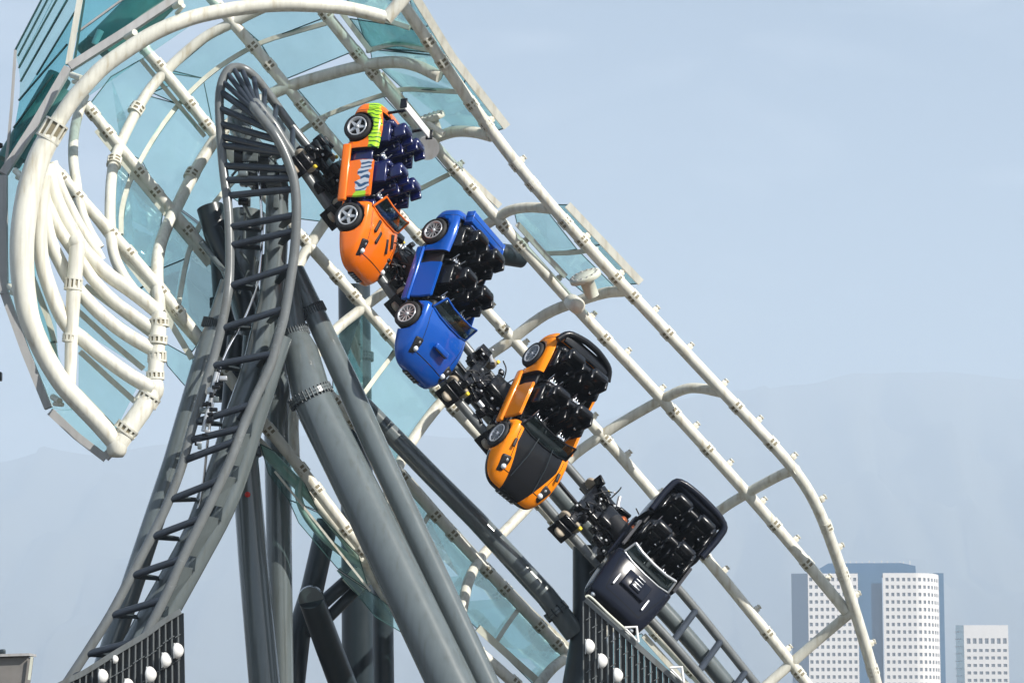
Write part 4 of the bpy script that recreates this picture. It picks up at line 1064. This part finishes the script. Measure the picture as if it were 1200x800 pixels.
def make_car(label, px, py, D, F, L, style, paint, seatmat, rim, car):
    F = Vector(F).normalized(); L = Vector(L); L = (L - F * L.dot(F)).normalized(); U = F.cross(L)
    o0 = P(px, py, D) - U * .2
    root = empty('ride_car', (0, 0, 0), label, 'ride car', 'sports-car shaped ride cars of the coaster train')
    root.matrix_world = mat_from(F, L, U, o0)
    if car == 'char': root.scale = (.94, .94, .94)
    hoodm = {'orange': ORANGE, 'blue': BLUE, 'amber': BLACK, 'char': CHAR}[car]
    bodym = {'orange': ORANGE_G, 'amber': AMBER_B}.get(car, paint)
    b = body_shell('body', style, root, [bodym, hoodm, MATTE])
    arches = [(.8, s * .40, s * .9, .235, .275) for s in (-1, 1)] + [(-.8, s * .40, s * .9, .235, .275) for s in (-1, 1)]
    doors = [(-.42, .56, -.9, -.50, .13, 1.5), (-.42, .56, .50, .9, .13, 1.5)]
    cut(b, [(-1.08 if car != 'char' else -1.12, .62, -.535, .535, .16, 1.6)] + doors, arches if car != 'char' else [])
    for p in b.data.polygons: p.use_smooth = p.area < .02
    # doors
    for s in (-1, 1):
        MB().rbox((0, s * .622, .085), 1.02, .07, .15, .03).build('sill', paint, root)
        d = MB(); y = s * .598
        q = [(-.20, .15), (.44, .15), (.46, .35), (.45, .57), (-.19, .575), (-.215, .35)]
        d.slab([(x, y, z) for x, z in q], .05)
        bm = bmesh.new(); o = d.build('door', ORANGE_D if car == 'orange' else BLUE_D if car == 'blue' else paint, root)
        bm.from_mesh(o.data); bmesh.ops.remove_doubles(bm, verts=bm.verts, dist=1e-5); bmesh.ops.recalc_face_normals(bm, faces=bm.faces); bmesh.ops.bevel(bm, geom=list(bm.edges), offset=.015, segments=2, affect='EDGES'); bm.to_mesh(o.data); bm.free()
    # interior tub
    t = MB(); t.rbox((-.2, 0, .17), 1.62, 1.04, .04, .01)
    t.rbox((-.22, 0, .28), 1.5, .12, .2, .03)
    t.rbox((.54, 0, .44), .16, 1.05, .34, .05); t.rbox((-.98, 0, .40), .12, 1.04, .42, .04)
    t.rbox((-.32, .53, .32), .2, .05, .38, .02); t.rbox((-.32, -.53, .32), .2, .05, .38, .02)
    t.build('cockpit_tub', NAVY if car == 'orange' else MATTE, root)
    for xs in (-.62, .10):
        for s in (-1, 1): seat(root, xs, s * .27, seatmat)
        MB().rbox((xs - .24, 0, .50), .13, 1.0, .62, .05, rot=Matrix.Rotation(-.16, 3, 'Y')).rbox((xs - .10, -.49, .50), .34, .06, .52, .025).rbox((xs - .10, .49, .50), .34, .06, .52, .025).build('seat_shell', seatmat, root)
    for s in (-1, 1):                     # steering wheel only front left, dash pods
        pass
    sw = MB(); ring = [Vector((.42, .27, .58)) + Vector((-.06 * math.sin(a) * 0, .10 * math.cos(a), .10 * math.sin(a))) for a in [2 * math.pi * k / 16 for k in range(17)]]
    sw.tube(ring, .012, 8); sw.tube([(.42, .18, .58), (.42, .36, .58)], .01, 6); sw.build('steering_wheel', BLACK, root)
    for x in (-.8, .8):
        for s in (-1, 1): wheel(root, x, s * (.585 if car != 'char' else .50), rim, s)
    # windscreen
    zt = .63 if car != 'char' else .67
    wsx = .60
    hh = .20 if car != 'char' else .17
    w = MB()
    pts = [(wsx, -.51, zt - .03), (wsx + .07, -.3, zt + .0), (wsx + .09, 0, zt + .01), (wsx + .07, .3, zt), (wsx, .51, zt - .03)]
    top = [(x - .16, y * .93, z + hh) for x, y, z in pts]
    frm = {'orange': ORANGE, 'blue': BLUE, 'amber': BLACK, 'char': SILVER}[car]
    w.tube(pts, .016, 8); w.tube(top, .015 if car != 'char' else .026, 8)
    w.tube([pts[0], top[0]], .02, 8); w.tube([pts[-1], top[-1]], .02, 8)
    wf = w.build('windscreen_frame', frm, root)
    gq = MB()
    for i in range(4): gq.slab([pts[i], pts[i + 1], top[i + 1], top[i]], .012)
    gq.build('windscreen', SCREEN, wf)
    # lamps, grille and vents
    for s in (-1, 1):
        h = MB(); c = Vector((1.31, s * .43, .445)) if car != 'char' else Vector((1.49, s * .45, .40))
        h.lathe([(0, .03), (.03, .024), (.045, .0), (.045, -.05)], c + Vector((.03, 0, 0)), Vector((.75, s * .35, .6)), 16)
        h.rbox(c - Vector((.03, -s * .01, .015)), .30, .17, .07, .03, mi=1, rot=Matrix.Rotation(.56, 3, 'Y') @ Matrix.Rotation(-s * .25, 3, 'Z')); h.lathe([(0, .03), (.03, .022), (.042, 0)], c + Vector((-.09, s * .02, .035)), (.6, s * .3, .7), 12, 2)
        h.build('headlight', [LENS, MATTE, SILVER], root)
        r_ = MB(); r_.rbox((-1.25, s * .38, .48), .06, .16, .08, .02); r_.build('tail_lamp', REDM, root)
        tr = MB(); tr.rbox((1.47, s * .36, .185), .13, .17, .09, .03, rot=Matrix.Rotation(-s * .45, 3, 'Z')); tr.build('bumper_intake', MATTE, root)
    gr = MB(); gr.rbox((1.56, 0, .16), .07, .40, .10, .02)
    for k in range(5): gr.box((1.60, -.16 + .08 * k, .16), .01, .008, .08, mi=1)
    gr.build('grille', [MATTE, SILVER], root)
    if car == 'orange':
        for k, (x, y) in enumerate(((.86, .30), (1.0, .17), (.86, -.30), (1.0, -.17))):
            v = MB(); zz = .630 - max(0, x - .8) * .24; v.rbox((x, y, zz), .24, .06, .04, .01, rot=Matrix.Rotation(.2, 3, 'Y') @ Matrix.Rotation(.35 if y > 0 else -.35, 3, 'Z')); v.build('hood_vent', MATTE, root)
    if car == 'blue':
        v = MB(); v.rbox((1.12, .0, .62), .10, .36, .05, .02, rot=Matrix.Rotation(.2, 3, 'Y')); v.build('hood_scoop', BLUE, root)
        v = MB(); v.rbox((1.175, .0, .608), .02, .30, .03, .008); v.build('scoop_mouth', MATTE, root)
    if car == 'char':
        v = MB(); v.rbox((.98, 0, .675), .34, .5, .05, .02); v.rbox((1.0, .0, .71), .2, .22, .05, .02, mi=0)
        for k in range(4): v.rbox((.84 + .07 * k, .0, .732), .018, .16, .02, .006, mi=1)
        v.build('hood_scoop', [CHAR, SILVER], root)
        for s in (-1, 1): MB().rbox((1.12, s * .33, .64), .26, .035, .02, .006).build('hood_vent', SILVER, root)
    if car == 'amber':
        for s in (-1, 1):
            v = MB(); v.rbox((.95, s * .50, .60), .16, .05, .03, .01); v.build('hood_vent', MATTE, root)
            v = MB(); v.tube([(.64, s * .16, .672), (1.0, s * .2, .632), (1.4, s * .25, .47)], .008, 6); v.build('hood_crease', STEELD, root)
    # tail: wing or rear rim
    sp = MB()
    if car == 'blue':
        sp.rbox((-1.12, 0, .80), .20, .98, .06, .02, rot=Matrix.Rotation(.15, 3, 'Y'))
        for s in (-1, 1): sp.rbox((-1.10, s * .38, .69), .12, .05, .22, .02); sp.rbox((-1.12, s * .49, .76), .22, .03, .16, .012)
        sp.build('rear_wing', BLUE, root)
    elif car == 'orange':
        sp.rbox((-1.18, 0, .98), .15, 1.1, .03, .012); 
        for s in (-1, 1): sp.tube([(-1.15, s * .35, .62), (-1.17, s * .35, .97)], .025, 8, 1); sp.rbox((-1.18, s * .56, .98), .17, .03, .12, .01, mi=1)
        sp.build('rear_wing', [WHITEP, BLACK], root)
    elif car == 'amber':
        sp.tube(smooth_pts([(-1.02, -.60, .70), (-1.20, -.48, .76), (-1.27, -.2, .80), (-1.28, 0, .81), (-1.27, .2, .80), (-1.20, .48, .76), (-1.02, .60, .70)], 4), .055, 10)
        sp.rbox((-1.14, 0, .74), .20, 1.0, .05, .02)
        sp.build('rear_wing', BLACK, root)
    else:
        sp.tube(smooth_pts([(-.40, -.60, .70), (-.9, -.61, .80), (-1.14, -.52, .86), (-1.2, 0, .88), (-1.14, .52, .86), (-.9, .61, .80), (-.40, .60, .70)], 4), .06, 10)
        sp.rbox((-1.14, 0, .74), .12, 1.1, .22, .04)
        sp.build('rear_rim', CHAR, root)
        for s in (-1, 1):
            q = MB(); q.rbox((-.85, s * .585, .72), .6, .07, .14, .03); q.build('rear_quarter', CHAR, root)
    return root
CARS = []
CARS.append(make_car('bright orange ride car with green graphic and navy seats, topmost of the train', 429, 221, 45.35, (-.07, -.26, -.96), (.34, .90, -.26), SPORT, ORANGE, NAVY, 5, 'orange'))
CARS.append(make_car('metallic blue ride car with blue rear wing and black seats, second from the top', 514, 344, 45.5, (-.25, -.35, -.90), (.48, .76, -.43), SPORT, BLUE, BLACK, 12, 'blue'))
CARS.append(make_car('orange ride car with black hood and black rear wing, third from the top', 634, 488, 45.8, (-.35, -.39, -.85), (.70, .53, -.49), SPORT, ORANGE2, BLACK, 12, 'amber'))
CARS.append(make_car('charcoal black boxy ride car with bright windscreen frame, lowest of the train', 763, 654, 46.0, (-.52, -.53, -.67), (.73, .16, -.66), MUSCLE, CHAR, BLACK, 12, 'char'))

# ---- bogies: one per car, riding on the rails
def bogie(car, x, y, seed):
    rnd = random.Random(seed)
    so_ = near(OUT, x + 14, y - 18, 24); si_ = near(INN, x - 14, y + 18, 25)
    a = P(*so_[1]); b_ = P(*si_[1]); k = int(so_[2]); Tn = (P(*OUT[k + 1]) - P(*OUT[k])).normalized()
    B = (a - b_); gauge = B.length; B = (B - Tn * B.dot(Tn)).normalized(); N = Tn.cross(B)
    if N.y > 0: N = -N
    mid = (a + b_) / 2
    inv = car.matrix_world.inverted()
    m = mat_from(Tn, B, N, mid)
    g2 = gauge / 2
    fr = MB(); ax = None
    fr.rbox((0, 0, .22), 1.15, .34, .16, .03); fr.rbox((0, 0, .36), .42, .42, .18, .04)
    for sx in (-.5, .5):
        fr.rbox((sx, 0, .2), .16, gauge + .1, .14, .03)
        for sy in (-1, 1):
            fr.rbox((sx, sy * (g2 + .02), .12), .30, .10, .26, .02); fr.rbox((sx, sy * (g2 + .12), -.02), .34, .05, .30, .015)
    for q in range(46):
        px_, py_, pz = rnd.uniform(-.66, .66), rnd.uniform(-g2, g2), rnd.uniform(.05, .36)
        fr.rbox((px_, py_, pz), rnd.uniform(.05, .24), rnd.uniform(.04, .18), rnd.uniform(.04, .18), .012, mi=0, rot=Matrix.Rotation(rnd.uniform(-.6, .6), 3, 'Z'))
    for q in range(10):
        c = Vector((rnd.uniform(-.6, .6), rnd.uniform(-g2, g2), rnd.uniform(.1, .36))); d = Vector((rnd.uniform(-1, 1), rnd.uniform(-1, 1), rnd.uniform(-.5, .3))).normalized() * rnd.uniform(.1, .22)
        fr.tube([c, c + d], rnd.uniform(.02, .05), 10, rnd.choice((0, 0, 1)))
    for q in range(26):
        c = Vector((rnd.uniform(-.7, .7), rnd.uniform(-g2 - .1, g2 + .1), rnd.uniform(.2, .42)))
        fr.lathe([(0, .025), (.022, .02), (.025, 0)], c, (rnd.uniform(-.4, .4), rnd.uniform(-.4, .4), 1), 8, 1)
    o = fr.build('bogie', [BLACK, SILVER], None); 
    def att(ob, par, first=False):
        ob.parent = par
    o.parent = car; o.matrix_local = inv @ m
    for q in range(9):
        hz = MB()
        c = Vector((rnd.uniform(-.5, .5), rnd.uniform(-g2, g2), rnd.uniform(.25, .38)))
        e = c + Vector((rnd.uniform(-.4, .4), rnd.uniform(-.3, .3), rnd.uniform(-.1, .2)))
        hz.tube(smooth_pts([c, (c + e) / 2 + Vector((0, 0, rnd.uniform(.05, .12))), e], 5), .012, 7)
        hz.build('hose', MATTE, o)
    for sx in (-.5, .5):
        for sy in (-1, 1):
            for dx in (-.12, .12):
                MB().lathe([(0, -.035), (.085, -.035), (.10, -.025), (.10, .025), (.085, .035), (.045, .036), (.04, .05), (0, .05)], (sx + dx, sy * g2, .17), (0, sy, 0), 20).build('road_wheel', POLY, o)
            MB().lathe([(0, -.03), (.09, -.03), (.09, .03), (.04, .035), (0, .04)], (sx, sy * (g2 + .16), -.0), (0, 0, 1), 20).build('guide_wheel', POLY, o)
            MB().rbox((sx + .18, sy * (g2 + .05), .26), .06, .07, .05, .012).build('axle_cap', YEL, o)
    MB().lathe([(0, .05), (.06, .045), (.07, 0), (.07, -.06)], (.12, .1, .47), (.2, 0, 1), 16).build('motor_cap', COPPER, o)
    # slewing neck from bogie to the car floor
    p0 = inv @ (mid + N * .38); nk = MB()
    nk.tube([p0, Vector((0, 0, .02))], [.17, .24], 18); nk.lathe([(0, -.06), (.40, -.06), (.40, .0), (0, .0)], (0, 0, .03), (0, 0, 1), 28)
    nk.rbox((0, 0, -.02), 1.5, .5, .07, .02); 
    for s in (-.72, .72): nk.rbox((s, 0, .08), .14, .95, .12, .03)
    nk.build('slew_chassis', MATTE, car)
for c, (x, y), s in zip(CARS, ((378, 222), (458, 322), (570, 468), (702, 622)), (1, 2, 3, 4)):
    bogie(c, x, y, s)
# coupling rods between the bogies
for k, (a, b_) in enumerate((((390, 255, 45.6), (445, 305, 45.7)), ((478, 352, 45.7), (552, 445, 45.9)), ((600, 500, 46.0), (686, 602, 46.3)))):
    MB().tube([P(*a), P(*b_)], .035, 10).build('coupling_rod', BLACK, None, label=('coupling rod behind the bright orange car', 'coupling rod between blue car and black-hooded orange car', 'coupling rod between the black-hooded orange car and the charcoal car')[k], cat='rod', group='rods coupling the ride cars')

# ================================================================== SLATTED FENCES
FENCED = M('fence_slat_black', (.010, .014, .019), .3, noise=.2)
def fence(label, top, D, n, discs, name='slatted_fence', slope_end=None, mats=(FENCED, RAILM)):
    root = empty(name, (P(*top[0], D).x, D, 0), label, 'fence', 'dark slatted fences beside the track')
    inv = Matrix.Translation(-Vector(root.location))
    def add(mb, nm, m):
        o = mb.build(nm, m, root); o.matrix_parent_inverse = inv; return o
    tp = [P(x, y, D) for x, y in top]
    add(MB().ribbon(smooth_pts(tp, 4), .085, .10), 'top_rail', mats[1])
    pts = grid_line(top, n)
    for i, (x, y) in enumerate(pts):
        a = P(x, y + 2, D + .06); b_ = Vector((a.x + (slope_end or 0) * (i / n) ** 4, D + .06, .05))
        add(MB().bar(b_, a, px_r(6.4) * 2 * (top[-1][0] - top[0][0]) / n / 7.4, .04, Vector((1, 0, 0))), 'slat', mats[0])
        add(MB().bar(b_ - Vector((.035, .07, 0)), a - Vector((.035, .07, 0)), .020, .035, Vector((1, 0, 0))), 'baluster', mats[1])
    # short cross pins
    mb = MB()
    for i, (x, y) in enumerate(pts[:-1]):
        for dy in (24, 52, 84):
            c = P(x + 3, y + dy + random.uniform(-2, 2), D - .05); mb.tube([c + Vector((-.03, 0, -.02)), c + Vector((.05, 0, .03))], .008, 6)
    add(mb, 'cross_pin', mats[1])['kind'] = 'stuff'
    for (x, y, rx, ry) in discs:
        c = P(x, y, D - .12)
        mb = MB(); mb.lathe([(0, .12), (.05, .11), (.095, .07), (.118, .03), (.125, 0), (.12, -.012), (0, -.012)], (-.04, 0, 0), (.9, -.42, .05), 24); mb.tube([(-.08, .0, 0), (0, .14, 0)], .02, 8); mb.tube([(-.09, 0, .12), (-.09, 0, -.12)], .012, 6)
        o = add(mb, 'dome_lamp', WHITEP)
        o.matrix_parent_inverse = Matrix.Identity(4)
        o.matrix_local = Matrix.Translation(c - Vector(root.location)) @ Matrix.Diagonal((ry / 11, ry / 11, ry / 9.8, 1))
    return root
fence('dark slatted fence with white dome lamps under the foot of the climbing track, bottom left', [(60, 808), (78, 798), (100, 787), (135, 765), (170, 744), (192, 728), (212, 716)], 43.6, 21,
      [(210, 762, 7, 9.5), (196, 773, 7, 9.5), (178, 790, 7, 10), (136, 772, 4, 5), (122, 792, 5, 9), (152, 803, 5, 9)], slope_end=.12)
fence('dark slatted fence with white dome lamps under the charcoal car, bottom right of centre', [(686, 702), (720, 732), (760, 768), (798, 802), (860, 856)], 44.8, 24,
      [(692, 757, 7, 9.5), (707, 774, 7, 9.5), (725, 791, 7, 9.5)])
# bent white handrail under the lowest car, with its little frames
hr = empty('handrail', (0, 0, 0), 'thin bent white handrail with small frames along the top of the right fence', 'handrail')
MB().tube(smooth_pts([P(686, 699, 44.7), P(692, 699, 44.7), P(712, 718, 44.7), P(733, 737, 44.7)], 4), .02, 8).build('rail', CREAM, hr)
for x, y in ((742, 741), (795, 788)):
    f = MB(); q = [P(x - 10, y - 6, 44.7), P(x + 4, y - 7, 44.7), P(x + 6, y + 11, 44.7)]
    f.tube(q, .022, 8); f.tube([q[0], q[2]], .016, 8); f.tube([P(x - 10, y - 2, 44.9), P(x + 2, y + 8, 44.9)], .014, 8); f.build('rail_frame', WHITEP, hr)

# ================================================================== SMALL THINGS AT THE EDGES
bx = empty('metal_cabinet', (P(10, 790, 40).x, 40, 0), 'grey metal cabinet with a pale lip at the bottom left corner', 'cabinet')
inv = Matrix.Translation(-Vector(bx.location))
a, b_, c = P(-20, 771, 40), P(38, 768, 40), P(33, 800, 40)
mb = MB(); mb.slab([P(-40, 772, 40), P(36, 770, 40), (P(32, 800, 40).x, 40, P(32, 800, 40).z), (P(27, 800, 40).x, 40, 0), (P(-40, 800, 40).x, 40, 0)], .5)
o = mb.build('case', BOXM, bx); o.matrix_parent_inverse = inv
o = MB().bar(P(-40, 769.5, 39.95), P(38.5, 767, 39.95), .035, .6, Vector((0, 0, 1))).build('lid', BEAM, bx); o.matrix_parent_inverse = inv
o = MB().bar(P(34, 796, 39.7), P(37.5, 769, 39.7), .03, .05, Vector((1, 0, 0))).build('corner_trim', CREAM, bx); o.matrix_parent_inverse = inv
o = MB().rbox(P(3, 764, 40), .08, .08, .09, .02).tube([P(1, 762, 40), P(6, 762, 40)], .02, 8).build('knob', STEELD, bx); o.matrix_parent_inverse = inv
fl = empty('lamp_post', (P(-3, 190, 47).x, 47, 0), 'dark green lamp post head cut by the left edge, beside the glass lantern', 'lamp post')
inv = Matrix.Translation(-Vector(fl.location))
for nm, mb, m in (('post', MB().tube([(P(-3, 190, 47).x, 47, 0), P(-3, 205, 47)], .07, 14), DG), ('lamp_head', MB().lathe([(0, .22), (.10, .2), (.15, .12), (.16, -.18), (.12, -.2), (0, -.2)], P(-3, 192, 47), (0, 0, 1), 20), DG), ('finial', MB().lathe([(0, .06), (.06, .04), (.07, -.03), (0, -.05)], P(-1, 171, 47), (0, 0, 1), 14), BLACK)):
    o = mb.build(nm, m, fl); o.matrix_parent_inverse = inv
cl = empty('camera_pole', (P(-8, 440, 47).x, 47, 0), 'tiny dark camera on a pole at the left edge, halfway down', 'camera pole')
inv = Matrix.Translation(-Vector(cl.location))
for nm, mb, m in (('post', MB().tube([(P(-10, 440, 47).x, 47, 0), P(-10, 440, 47)], .04, 12), STEELD), ('camera_head', MB().rbox(P(-4, 441, 47), .18, .14, .15, .02), STEELD)):
    o = mb.build(nm, m, cl); o.matrix_parent_inverse = inv

# ================================================================== HAZE
hz = MB(); hz.box((0, 19000, 639), 60000, 41000, 1282)
vm = bpy.data.materials.new('valley_haze'); vm.use_nodes = True
for x in list(vm.node_tree.nodes): vm.node_tree.nodes.remove(x)
pv = vm.node_tree.nodes.new('ShaderNodeVolumePrincipled'); ou = vm.node_tree.nodes.new('ShaderNodeOutputMaterial')
pv.inputs['Color'].default_value = (.66, .77, .895, 1)
pv.inputs['Density'].default_value = 0.00028
pv.inputs['Anisotropy'].default_value = 0.0
vm.node_tree.links.new(pv.outputs[0], ou.inputs['Volume'])
hz.build('haze', vm, kind='stuff')
